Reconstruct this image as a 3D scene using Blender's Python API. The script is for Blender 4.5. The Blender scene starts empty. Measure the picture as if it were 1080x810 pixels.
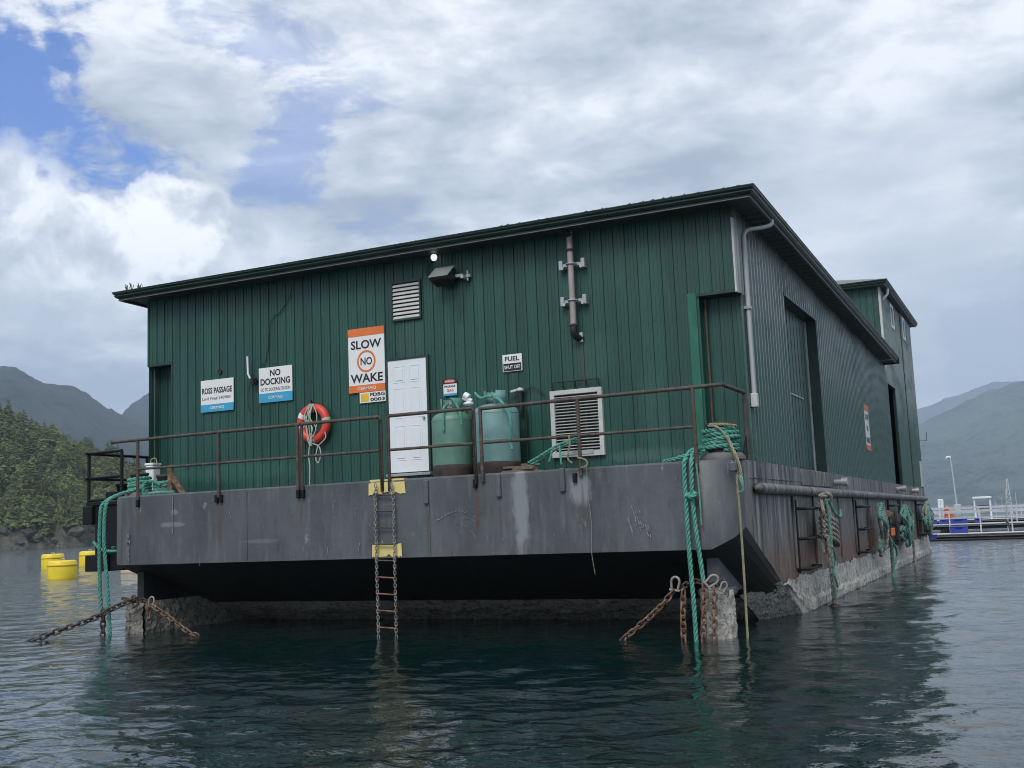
import bpy, math, random
import numpy as np
from mathutils import Vector, Matrix, noise as mnoise
R = math.radians
random.seed(7)
sc = bpy.context.scene
col = sc.collection

# ------------------------------------------------------------------ camera
YAW, PITCH, ROLL = R(25.458), R(7.228), R(-2.343)
CAM = Vector((3.994, -16.736, 1.77))
fw = Vector((-math.sin(YAW)*math.cos(PITCH), math.cos(YAW)*math.cos(PITCH), math.sin(PITCH)))
rt0 = Vector((math.cos(YAW), math.sin(YAW), 0))
up0 = rt0.cross(fw)
rt = rt0*math.cos(ROLL) + up0*math.sin(ROLL)
up = up0*math.cos(ROLL) - rt0*math.sin(ROLL)
cd = bpy.data.cameras.new('camera')
cd.sensor_width = 36.0
cd.lens = 36.0*1148.371/1080.0
cd.clip_start, cd.clip_end = 0.1, 30000
cam = bpy.data.objects.new('camera', cd)
M = Matrix((rt, up, -fw)).transposed().to_4x4()
M.translation = CAM
cam.matrix_world = M
col.objects.link(cam)
sc.camera = cam

# ------------------------------------------------------------------ view
sc.view_settings.view_transform = 'Standard'
sc.view_settings.look = 'None'
sc.view_settings.exposure = 0.9
sc.view_settings.gamma = 1.0
try:
    sc.cycles.volume_bounces = 1
    sc.cycles.max_bounces = 8
    sc.cycles.use_denoising = True
    sc.cycles.filter_width = 1.0
except Exception:
    pass

# ------------------------------------------------------------------ sun
SUN_EL = R(46)
SUN_DIR = Vector((0.10, -1.0, 0)).normalized()*math.cos(SUN_EL) + Vector((0, 0, math.sin(SUN_EL)))
sl = bpy.data.lights.new('sun', 'SUN')
sl.energy = 1.5
sl.angle = R(28)
sl.color = (1.0, 0.965, 0.92)
so = bpy.data.objects.new('sun', sl)
so.rotation_euler = (-SUN_DIR).to_track_quat('-Z', 'Y').to_euler()
so.location = (0, -60, 60)
col.objects.link(so)

# ------------------------------------------------------------------ world: blue sky with a broken cloud deck
def dirv(x, y, z):
    return Vector((x, y, z)).normalized()

W = bpy.data.worlds.new('World')
sc.world = W
W.use_nodes = True
nt = W.node_tree
nt.nodes.clear()

class NB:
    """small helper to write node maths"""
    def __init__(s, tree): s.t = tree
    def new(s, typ, **kw):
        n = s.t.nodes.new(typ)
        for k, v in kw.items(): setattr(n, k, v)
        return n
    def put(s, sock, v):
        if v is None: return
        if hasattr(v, 'is_linked') or hasattr(v, 'links'):
            s.t.links.new(v, sock)
        else:
            sock.default_value = v
    def math(s, op, a, b=None, c=None, clamp=False):
        n = s.new('ShaderNodeMath', operation=op, use_clamp=clamp)
        s.put(n.inputs[0], a); s.put(n.inputs[1], b)
        if c is not None: s.put(n.inputs[2], c)
        return n.outputs[0]
    def vmath(s, op, a, b=None):
        n = s.new('ShaderNodeVectorMath', operation=op)
        s.put(n.inputs[0], a); s.put(n.inputs[1], b)
        return n.outputs['Value'] if op in ('DOT_PRODUCT', 'LENGTH') else n.outputs[0]
    def noise(s, vec, scale, detail=4, rough=.55, dist=0.0, off=None):
        if off is not None: vec = s.vmath('ADD', vec, off)
        n = s.new('ShaderNodeTexNoise')
        s.put(n.inputs['Vector'], vec); s.put(n.inputs['Scale'], scale); s.put(n.inputs['Detail'], detail)
        s.put(n.inputs['Roughness'], rough); s.put(n.inputs['Distortion'], dist)
        return n.outputs[0]
    def step(s, v, a, b):
        n = s.new('ShaderNodeMapRange', interpolation_type='SMOOTHSTEP')
        s.put(n.inputs[0], v); n.inputs[1].default_value = a; n.inputs[2].default_value = b
        n.inputs[3].default_value = 0; n.inputs[4].default_value = 1
        return n.outputs[0]
    def mix(s, f, a, b, blend='MIX'):
        n = s.new('ShaderNodeMix', data_type='RGBA', blend_type=blend)
        s.put(n.inputs[0], f); s.put(n.inputs[6], c4(a)); s.put(n.inputs[7], c4(b))
        return n.outputs[2]
    def ramp(s, v, stops):
        n = s.new('ShaderNodeValToRGB')
        s.put(n.inputs[0], v)
        e = n.color_ramp.elements
        while len(e) < len(stops): e.new(.5)
        for k, (p, c) in enumerate(stops):
            e[k].position = p; e[k].color = c4(c)
        return n.outputs[0]

def c4(c):
    if isinstance(c, (tuple, list)):
        return (*c, 1.0) if len(c) == 3 else tuple(c)
    return c

b = NB(nt)
tc = b.new('ShaderNodeTexCoord').outputs['Generated']
sep = b.new('ShaderNodeSeparateXYZ'); nt.links.new(tc, sep.inputs[0])
zz = b.math('ADD', b.math('MAXIMUM', sep.outputs[2], 0.0), 0.22)
inv = b.math('DIVIDE', 1.0, zz)
comb = b.new('ShaderNodeCombineXYZ')
nt.links.new(b.math('MULTIPLY', sep.outputs[0], inv), comb.inputs[0])
nt.links.new(b.math('MULTIPLY', sep.outputs[1], inv), comb.inputs[1])
nt.links.new(b.math('MULTIPLY', sep.outputs[2], 2.2), comb.inputs[2])
P = comb.outputs[0]
n1 = b.noise(P, 1.5, 9, .58, .5, (3.1, 1.7, 0))
n2 = b.noise(P, 3.4, 8, .6, .3, (7.3, 2.2, 4))
n3 = b.noise(tc, 9.0, 7, .55, .35, (1.3, 5.2, 2))
n4 = b.noise(tc, 22.0, 8, .62, .25, (4.3, .2, 9))
n5 = b.noise(P, 9.0, 9, .66, .4, (2.3, 8.2, 1))
nm = b.math('ADD', b.math('MULTIPLY', n3, .62), b.math('MULTIPLY', n5, .38))

sky = b.new('ShaderNodeTexSky', sky_type='NISHITA')
sky.sun_disc = False
sky.sun_elevation = SUN_EL
sky.sun_rotation = math.atan2(SUN_DIR.x, SUN_DIR.y)
sky.air_density, sky.dust_density, sky.ozone_density = 1.0, 0.6, 2.0
skyc = b.mix(1.0, sky.outputs[0], (0.13, .43, 1.0), 'MULTIPLY')

SCL = 10.0
def lum(r, g, bb): return (r*SCL, g*SCL, bb*SCL)
tex = b.math('ADD', b.math('ADD', b.math('MULTIPLY', n1, .42), b.math('MULTIPLY', n2, .38)), b.math('MULTIPLY', n5, .20))
deck_c = b.ramp(tex, [(0.42, (.235, .265, .32)), (0.47, (.335, .367, .42)), (0.52, (.45, .475, .515)), (0.585, (.67, .685, .705))])
deck_c = b.mix(1.0, deck_c, (SCL, SCL, SCL), 'MULTIPLY')
# lower cloud towards the horizon: bluer grey
low = b.step(sep.outputs[2], 0.17, 0.02)
deck_c = b.mix(b.math('MULTIPLY', low, .6), deck_c, lum(.44, .475, .535))

def blob(d, r_in, r_out, amp, nz):
    """soft-edged cloud mass around a direction, its edge broken by noise"""
    dist = b.math('SUBTRACT', 1.0, b.vmath('DOT_PRODUCT', tc, tuple(d)))
    ang = b.math('SQRT', b.math('MULTIPLY', b.math('MAXIMUM', dist, 0.0), 2.0))
    ang = b.math('ADD', ang, b.math('MULTIPLY', b.math('SUBTRACT', nz, .5), amp))
    return b.step(ang, r_out, r_in)

# the opening of blue sky and thin places near it
hole = b.math('MAXIMUM', blob(dirv(-.735, .585, .375), .055, .10, .42, nm), blob(dirv(-.690, .642, .335), .02, .06, .36, nm))
hole = b.math('MAXIMUM', hole, blob(dirv(-.665, .672, .32), .0, .04, .30, nm))
thin = b.math('MULTIPLY', blob(dirv(-.60, .70, .33), .05, .24, .10, n1), b.step(nm, .50, .40))
hole = b.math('MAXIMUM', hole, b.math('MULTIPLY', thin, .55))
c = b.mix(hole, deck_c, skyc)
# a heaped white cumulus left of the roof
puff = b.math('ADD', b.math('MULTIPLY', n3, .50), b.math('MULTIPLY', n4, .50))
cum = blob(dirv(-.658, .705, .262), .045, .060, .17, puff)
cum = b.math('MAXIMUM', cum, blob(dirv(-.705, .665, .235), .055, .072, .18, puff))
cum = b.math('MAXIMUM', cum, b.math('MULTIPLY', blob(dirv(-.75, .615, .26), .05, .08, .2, puff), .85))
cum = b.math('MAXIMUM', cum, b.math('MULTIPLY', blob(dirv(-.60, .76, .225), .035, .07, .2, puff), .55))
cumc = b.ramp(puff, [(.40, (.37, .40, .45)), (.47, (.56, .58, .61)), (.54, (.86, .865, .87))])
cumc = b.mix(1.0, cumc, (SCL, SCL, SCL), 'MULTIPLY')
foot = b.step(sep.outputs[2], .25, .13)
cumc = b.mix(foot, cumc, lum(.41, .445, .505))
c = b.mix(cum, c, cumc)
# a brighter belt above the roof's right end, and a dark cumulus above the right hill
c = b.mix(b.math('MULTIPLY', blob(dirv(-.10, .97, .215), .05, .20, .16, n3), .55), c, lum(.60, .62, .655))
dk = b.math('MAXIMUM', blob(dirv(-.020, .99, .122), .040, .052, .17, puff), blob(dirv(.06, .985, .125), .050, .064, .17, puff))
c = b.mix(b.math('MULTIPLY', dk, .8), c, lum(.33, .37, .44))
below = b.step(sep.outputs[2], 0.0, -0.03)
c = b.mix(below, c, lum(.18, .22, .25))
bg = b.new('ShaderNodeBackground')
nt.links.new(c, bg.inputs[0]); bg.inputs[1].default_value = 0.1
out = b.new('ShaderNodeOutputWorld')
nt.links.new(bg.outputs[0], out.inputs[0])

# ------------------------------------------------------------------ materials
def mat(name, base, rough=.5, metal=0.0, var=.25, scale=3.0, stretch=(1, 1, 1), bump=0.0, bscale=40.0, layers=(), rnd=0.0, spec=.5, bdist=.01, marks=()):
    """Principled material; layers = (colour, scale, stretch, lo, hi, amount[, z mask lo, hi]) patches of wear or painted-in sheen"""
    m = bpy.data.materials.new(name); m.use_nodes = True
    t = m.node_tree; t.nodes.clear(); q = NB(t)
    o = q.new('ShaderNodeOutputMaterial'); p = q.new('ShaderNodeBsdfPrincipled')
    t.links.new(p.outputs[0], o.inputs[0])
    tcn = q.new('ShaderNodeTexCoord').outputs['Object']
    geo = q.new('ShaderNodeNewGeometry').outputs['Position']
    def st(s):
        return geo if s == (1, 1, 1) else q.vmath('MULTIPLY', geo, tuple(s))
    n = q.noise(st(stretch), scale, 6, .6)
    lo = tuple(x*(1-var) for x in base); hi = tuple(min(1, x*(1+var)) for x in base)
    cc = q.ramp(n, [(.3, lo), (.7, hi)])
    if rnd:
        oi = q.new('ShaderNodeObjectInfo').outputs['Random']
        f = q.math('MULTIPLY_ADD', oi, 2*rnd, 1-rnd)
        cb = q.new('ShaderNodeCombineColor')
        for i in range(3): t.links.new(f, cb.inputs[i])
        cc = q.mix(1.0, cc, cb.outputs[0], 'MULTIPLY')
    rsock = None
    for L in layers:
        colr, s, stre, a, bb, amt = L[:6]
        f = q.step(q.noise(st(stre), s, 7, .65, 0, (L[1]*1.7, L[1]*.3, 2.0)), a, bb)
        f = q.math('MULTIPLY', f, amt)
        if len(L) > 6:
            sx = q.new('ShaderNodeSeparateXYZ'); t.links.new(geo, sx.inputs[0])
            zn = q.math('ADD', sx.outputs[2], q.math('MULTIPLY', q.math('SUBTRACT', n, .5), L[8] if len(L) > 8 else .5))
            f = q.math('MULTIPLY', f, q.step(zn, L[6], L[7]))
        cc = q.mix(f, cc, colr)
    for (mx, mz, rx, rz, amt, *mc) in marks:      # worn patches, runs and painted-in brightness of their own shape
        dv = q.vmath('LENGTH', q.vmath('MULTIPLY', q.vmath('SUBTRACT', geo, (mx, 0, mz)), (1/rx, 0, 1/rz)))
        dv = q.math('ADD', dv, q.math('MULTIPLY', q.math('SUBTRACT', q.noise(q.vmath('MULTIPLY', geo, (1.6, 1, .5)), 7, 6, .7), .5), 1.6))
        cc = q.mix(q.math('MULTIPLY', q.step(dv, 1.15, .55), amt), cc, mc[0] if mc else (.225, .25, .265))
    t.links.new(cc, p.inputs['Base Color'])
    rn = q.math('MULTIPLY_ADD', n, .3, rough-.15, clamp=True)
    t.links.new(rn, p.inputs['Roughness'])
    p.inputs['Metallic'].default_value = metal
    p.inputs['Specular IOR Level'].default_value = spec
    if bump:
        bn = q.noise(geo, bscale, 5, .65)
        bp = q.new('ShaderNodeBump'); bp.inputs['Strength'].default_value = bump; bp.inputs['Distance'].default_value = bdist
        t.links.new(bn, bp.inputs['Height']); t.links.new(bp.outputs[0], p.inputs['Normal'])
    return m

RUST = (.13, .055, .028)
GREEN = (.0175, .073, .056)
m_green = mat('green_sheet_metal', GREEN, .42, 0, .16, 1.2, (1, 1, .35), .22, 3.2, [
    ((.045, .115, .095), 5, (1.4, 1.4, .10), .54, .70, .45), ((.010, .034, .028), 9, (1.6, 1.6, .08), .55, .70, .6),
    ((.06, .15, .12), 2.2, (1, 1, .7), .60, .70, .45, 3.5, 2.7, .9)], rnd=.13, marks=[(x, z, w, h, a, c) for x, z, w, h, a, c in ((-9.9, 2.95, 1.7, .2, .4, (.045, .14, .11)), (-6.0, 5.05, .30, .45, .35, (.05, .10, .085)), (-2.65, 4.35, .07, .45, .6, (.05, .045, .035)), (-2.45, 4.45, .35, .5, .3, (.05, .125, .10)), (-1.5, 3.6, .3, .7, .2, (.05, .12, .10)), (-4.9, 5.7, .12, .5, .5, (.010, .03, .025)), (-8.0, 3.1, .2, .4, .35, (.05, .10, .08)), (-9.45, 4.3, .06, .4, .5, (.02, .03, .025)), (-1.6, 2.75, .8, .12, .5, (.07, .15, .13)), (-11.6, 3.0, .4, .3, .3, (.05, .13, .10)))])  # broad low left mark: salt, plus reflective brightness put into the colour
m_side = mat('green_side_cladding', (.028, .084, .066), .30, 0, .15, 1.5, (1, 1, .3), .02, 10, [
    ((.07, .11, .10), 5, (1, 1.5, .12), .5, .8, .4), ((.24, .28, .27), 1.1, (1, .4, 1), .33, .58, .85, 3.9, 6.2, .9)], spec=.9)  # grey tint high on the wall paints the sky sheen into the colour
m_trim = mat('dark_green_trim', (.016, .040, .033), .4, 0, .3, 2, (1, 1, 1), .1, 20, [((.10, .13, .11), 7, (.5, .5, 4), .60, .80, .35)])
m_leafdoor = mat('worn_green_door', (.030, .085, .070), .45, 0, .25, 2, (1, 1, .5), .15, 12, [((.012, .024, .021), 5, (1, 2, .2), .5, .64, .7), ((.10, .13, .12), 14, (1, 3, 2), .66, .72, .5)])
m_spout = mat('grey_white_spout', (.40, .42, .43), .45, 0, .15, 3, (1, 1, .3))
m_lip = mat('dull_fascia_lip', (.15, .16, .155), .5, 0, .3, 6)
m_fascia = mat('gutter_green', (.014, .036, .028), .35, 0, .3, 3, (1, 1, 1), .05, 20, [((.05, .07, .05), 5, (.3, .3, 3), .55, .8, .5)])
m_soffit = mat('soffit_metal', (.045, .06, .058), .5, 0, .25, 4)
m_jamb = mat('bright_green_paint', (.012, .125, .082), .55, 0, .3, 2, (2, 2, .5), .2, 20, [((.05, .22, .15), 6, (1, 1, .3), .55, .75, .6)])
m_roof = mat('mossy_roof_metal', (.13, .17, .15), .55, 0, .3, 4, (1, 1, 1), .2, 12, [((.04, .06, .02), 6, (1, 1, 1), .55, .7, .7)])
m_moss = mat('roof_moss', (.045, .06, .025), .9, 0, .5, 20)
m_white = mat('white_enamel', (.74, .78, .81), .4, 0, .05, 2, (1, 1, 1), 0, 20, [((.35, .36, .33), 5, (2, 2, .4), .66, .85, .4)])
m_offwhite = mat('weathered_white_metal', (.50, .51, .49), .5, .0, .12, 6, (1, 1, 1), .1, 30, [((.17, .13, .09), 8, (1, 1, .5), .58, .8, .6)])
m_galv = mat('galvanised_steel', (.40, .42, .43), .45, .35, .25, 9, (1, 1, .6), .1, 40, [(RUST, 6, (1, 1, .4), .60, .78, .5)])
m_pipe = mat('weathered_grey_pipe', (.33, .29, .27), .55, .1, .22, 7, (1, 1, .5), .1, 40, [((.20, .11, .06), 6, (1, 1, .5), .55, .75, .6)])
m_bulb = mat('white_lamp_globe', (.85, .86, .87), .3, 0, .02, 3)
m_bulb.node_tree.nodes['Principled BSDF'].inputs['Emission Color'].default_value = (1, 1, 1, 1)
m_bulb.node_tree.nodes['Principled BSDF'].inputs['Emission Strength'].default_value = .45
m_lid = mat('grey_green_enamel', (.19, .215, .20), .5, 0, .15, 5)
m_black = mat('black_plastic', (.012, .013, .014), .45, 0, .3, 8)
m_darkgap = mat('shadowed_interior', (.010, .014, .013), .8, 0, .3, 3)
m_sign = mat('sign_white', (.76, .77, .76), .45, 0, .04, 3, (1, 1, 1), 0, 20, [((.42, .43, .40), 6, (2, 2, .5), .62, .85, .35)])
m_orange = mat('sign_orange', (.72, .17, .035), .5, 0, .12, 4, (1, 1, 1), 0, 20, [((.78, .30, .14), 5, (1, 1, 1), .5, .8, .5)])
m_cyan = mat('sign_blue', (.045, .34, .56), .5, 0, .1, 4)
m_ink = mat('sign_black_ink', (.012, .012, .014), .5, 0, .1, 4)
m_greyink = mat('sign_grey_ink', (.14, .14, .15), .5, 0, .1, 4)
m_red = mat('sign_red', (.55, .07, .06), .5, 0, .1, 4)
m_pink = mat('faded_pink_label', (.55, .25, .24), .5, 0, .2, 9)
m_yellowsq = mat('sign_yellow', (.80, .50, .03), .5, 0, .1, 4)
m_hull = mat('grey_hull_paint', (.080, .091, .100), .5, 0, .26, 1.3, (1, 1, .6), .22, 6, [
    ((.155, .168, .18), 6, (1.3, 1.3, .16), .50, .70, .42), ((.05, .055, .062), 4, (1, 1, .35), .52, .70, .5),
    ((.30, .32, .33), 4.5, (1, 1, .5), .64, .69, .5), ((.27, .29, .30), 15, (1, 1, 1.6), .64, .70, .5), ((.085, .062, .048), 5, (2.0, 2.0, .08), .57, .72, .6),
    ((.035, .037, .04), 9, (1.6, 1.6, .06), .60, .72, .45)], bdist=.03, marks=[(-3.27, 2.05, .15, .80, .9), (-2.27, 2.22, .21, .25, .9), (-10.3, 1.98, .34, .05, .6), (-10.25, 2.2, .1, .05, .6), (-8.3, 1.62, .4, .04, .3)]+[(x, z, w, h, a, (.085, .060, .045)) for x, z, w, h, a in ((-9.2, 1.95, .05, .42, .8), (-11.12, 2.0, .04, .3, .6), (-7.42, 2.1, .04, .25, .5), (-4.02, 1.95, .05, .45, .85), (-4.93, 1.75, .03, .4, .6), (-3.62, 1.85, .03, .3, .5), (-2.22, 1.9, .03, .4, .5), (-.41, 2.0, .05, .55, .7), (-6.9, 1.5, .03, .25, .4), (-1.2, 1.5, .04, .3, .45))])
m_hullside = mat('stained_hull_side', (.155, .152, .146), .55, 0, .35, 1.6, (1, 1.6, .35), .3, 7, [
    ((.34, .335, .315), 4, (1, 1.6, .13), .49, .62, .85), ((.030, .028, .027), 4.4, (1, 1.5, .10), .50, .60, .9),
    ((.13, .11, .065), 5, (1, 2, .12), .54, .68, .6), ((.17, .075, .042), 4.5, (1, 1.4, .3), .40, .54, .9, 1.5, .85, .9),
    ((.40, .40, .39), 9, (1, 2, .6), .62, .68, .6)], bdist=.03)
m_under = mat('black_hull_bottom', (.013, .014, .015), .55, 0, .4, 4, (1, 1, 1), .2, 12, [((.035, .055, .02), 3, (1, 1, 1), .5, .7, .7, .95, .6, .3)])
m_barn = mat('barnacle_crust', (.56, .54, .485), .9, 0, .45, 10, (1, 1, 1), 1.0, 55, [
    ((.74, .72, .67), 5, (1, 1, 1), .46, .60, .85), ((.05, .05, .045), 26, (1, 1, 1), .55, .61, .85), ((.24, .11, .06), 3, (1, 1, .9), .56, .66, .6)], bdist=.04)
m_barnd = mat('dark_barnacle_crust', (.36, .335, .28), .9, 0, .5, 9, (1, 1, 1.6), .9, 34, [
    ((.42, .40, .34), 7, (1, 1, 1.5), .50, .66, .7), ((.03, .03, .028), 8, (1, 1, 1), .5, .68, .9), ((.10, .05, .03), 2.5, (1, 1, .6), .55, .7, .5)], bdist=.04)
m_barnm = mat('grey_barnacle_crust', (.27, .255, .22), .9, 0, .5, 9, (1, 1, 1), .9, 34, [
    ((.36, .34, .29), 7, (1, 1, 1), .50, .66, .7), ((.04, .04, .036), 13, (1, 1, 1), .54, .64, .85)], bdist=.04)
m_deck = mat('worn_steel_deck', (.12, .12, .12), .7, 0, .3, 3, (1, 1, 1), .2, 20)
m_rustpipe = mat('rusty_rail_pipe', (.072, .056, .047), .7, 0, .45, 8, (1, 1, 1), .3, 50, [((.17, .11, .08), 9, (1, 1, 1), .55, .7, .7), ((.03, .025, .024), 5, (1, 1, 1), .55, .7, .6)])
m_blackpipe = mat('black_painted_steel', (.007, .008, .009), .55, 0, .3, 5, (1, 1, 1), .15, 25, [((.06, .058, .055), 12, (1, 1, 1), .66, .74, .5)], spec=.25)
m_rust = mat('rusty_chain', (.14, .085, .058), .85, 0, .5, 14, (1, 1, 1), .5, 60, [((.33, .22, .15), 11, (1, 1, 1), .52, .64, .8), ((.05, .03, .025), 8, (1, 1, 1), .55, .7, .7)])
m_darkchain = mat('dark_wet_chain', (.06, .045, .038), .6, 0, .5, 14, (1, 1, 1), .5, 60, [((.16, .09, .06), 9, (1, 1, 1), .52, .7, .6)])
m_paleiron = mat('pale_galvanised_shackle', (.27, .25, .235), .6, .2, .3, 12, (1, 1, 1), .3, 50, [(RUST, 7, (1, 1, 1), .5, .7, .6)])
m_lchain = mat('ladder_chain_steel', (.27, .265, .25), .6, .3, .4, 12, (1, 1, 1), .2, 50, [((.20, .10, .055), 3, (1, 1, 1), .46, .62, .8, 1.4, .9, .4)])
m_rung = mat('rusty_ladder_rung', (.075, .055, .045), .8, 0, .4, 12, (1, 1, 1), .3, 50, [((.30, .15, .085), 5, (1, 1, 1), .35, .6, .8, 1.2, .9, .3)])
m_yellow = mat('pale_yellow_paint', (.68, .56, .22), .6, 0, .12, 4, (1, 1, 1), .3, 18, [((.40, .33, .18), 9, (1, 1, 1), .62, .75, .6)])
m_turq = mat('turquoise_rope', (.085, .315, .245), .85, 0, .25, 12, (1, 1, 1), .5, 160, [((.04, .15, .12), 20, (1, 1, 1), .52, .64, .8), ((.17, .34, .28), 3, (1, 1, 1), .5, .7, .6)])
m_turqd = mat('weathered_turquoise_rope', (.14, .29, .24), .9, 0, .35, 12, (1, 1, 1), .5, 160, [((.05, .08, .07), 16, (1, 1, 1), .52, .7, .7)])
m_tan = mat('tan_rope', (.28, .265, .17), .9, 0, .25, 14, (1, 1, 1), .5, 160, [((.17, .15, .08), 20, (1, 1, 1), .55, .7, .7)])
m_greyrope = mat('dirty_grey_rope', (.30, .29, .26), .95, 0, .4, 12, (1, 1, 1), .6, 120, [((.07, .065, .055), 13, (1, 1, 1), .5, .68, .8)])
m_ring = mat('red_life_ring', (.62, .060, .040), .45, 0, .12, 4, (1, 1, 1), .05, 20, [((.70, .20, .15), 4, (1, 1, 1), .6, .8, .4)])
m_palerope = mat('pale_rope', (.42, .46, .38), .9, 0, .2, 14)
m_tank1 = mat('mid_green_tank_paint', (.115, .245, .190), .45, 0, .15, 3, (1, 1, 1), .05, 20, [((.15, .29, .22), 4, (1, 1, .4), .55, .75, .4)])
m_tank2 = mat('blue_green_tank_paint', (.165, .305, .300), .45, 0, .14, 3, (1, 1, 1), .05, 20, [((.20, .22, .15), 4, (1.5, 1.5, .4), .58, .75, .5, 3.1, 2.85, .2)])
m_tankfoot = mat('rusty_tank_foot', (.055, .045, .042), .8, 0, .4, 8, (1, 1, 1), .3, 40, [(RUST, 6, (1, 1, 1), .5, .7, .6)])
m_buoy = mat('yellow_buoy_plastic', (.80, .62, .03), .4, 0, .08, 2)
m_buoyd = mat('yellow_buoy_band', (.70, .44, .02), .5, 0, .1, 2)
m_beige = mat('beige_float_plastic', (.62, .50, .30), .6, 0, .2, 3)
m_wood = mat('weathered_plank', (.17, .13, .09), .85, 0, .35, 12, (4, 1, 1), .3, 40)
m_blue = mat('blue_crate_plastic', (.025, .045, .30), .45, 0, .15, 3)
m_dock = mat('pale_walkway_plastic', (.50, .52, .53), .6, 0, .15, 3)
m_dockrail = mat('pale_grey_rail', (.42, .46, .49), .55, 0, .1, 3)
m_bark = mat('conifer_bark', (.055, .042, .032), .9, 0, .3, 6)
m_leaf = mat('conifer_needles', (.082, .106, .040), .8, 0, .3, .35, rnd=.25, spec=.15)
m_leaf2 = mat('bright_conifer_needles', (.108, .140, .050), .8, 0, .3, .35, rnd=.25, spec=.15)
m_leaf3 = mat('young_leaf_green', (.125, .150, .052), .8, 0, .3, .35, rnd=.25, spec=.15)
m_hill = mat('forest_floor', (.060, .075, .030), .95, 0, .5, .12)
m_rock = mat('shore_rock', (.085, .078, .064), .9, 0, .5, .6, (1, 1, 1), .9, 2.0, [((.035, .042, .025), .5, (1, 1, 1), .44, .56, .85), ((.26, .25, .23), .8, (1, 1, 1.4), .58, .66, .6)], bdist=.3)

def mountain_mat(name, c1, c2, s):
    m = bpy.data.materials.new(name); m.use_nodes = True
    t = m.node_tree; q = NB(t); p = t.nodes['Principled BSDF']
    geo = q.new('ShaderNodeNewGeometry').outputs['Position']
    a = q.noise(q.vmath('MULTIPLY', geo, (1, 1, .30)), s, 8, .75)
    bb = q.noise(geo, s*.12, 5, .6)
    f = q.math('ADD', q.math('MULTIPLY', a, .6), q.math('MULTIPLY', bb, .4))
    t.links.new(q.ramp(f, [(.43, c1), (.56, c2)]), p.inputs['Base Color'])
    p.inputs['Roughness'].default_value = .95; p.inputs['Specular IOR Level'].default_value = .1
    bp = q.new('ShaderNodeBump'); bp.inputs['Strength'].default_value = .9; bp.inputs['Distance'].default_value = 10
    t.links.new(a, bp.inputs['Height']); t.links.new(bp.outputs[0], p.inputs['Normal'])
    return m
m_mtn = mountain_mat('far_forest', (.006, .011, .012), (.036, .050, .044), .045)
m_mtn2 = mountain_mat('hazy_forest_slope', (.008, .016, .012), (.085, .115, .08), .05)

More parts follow.
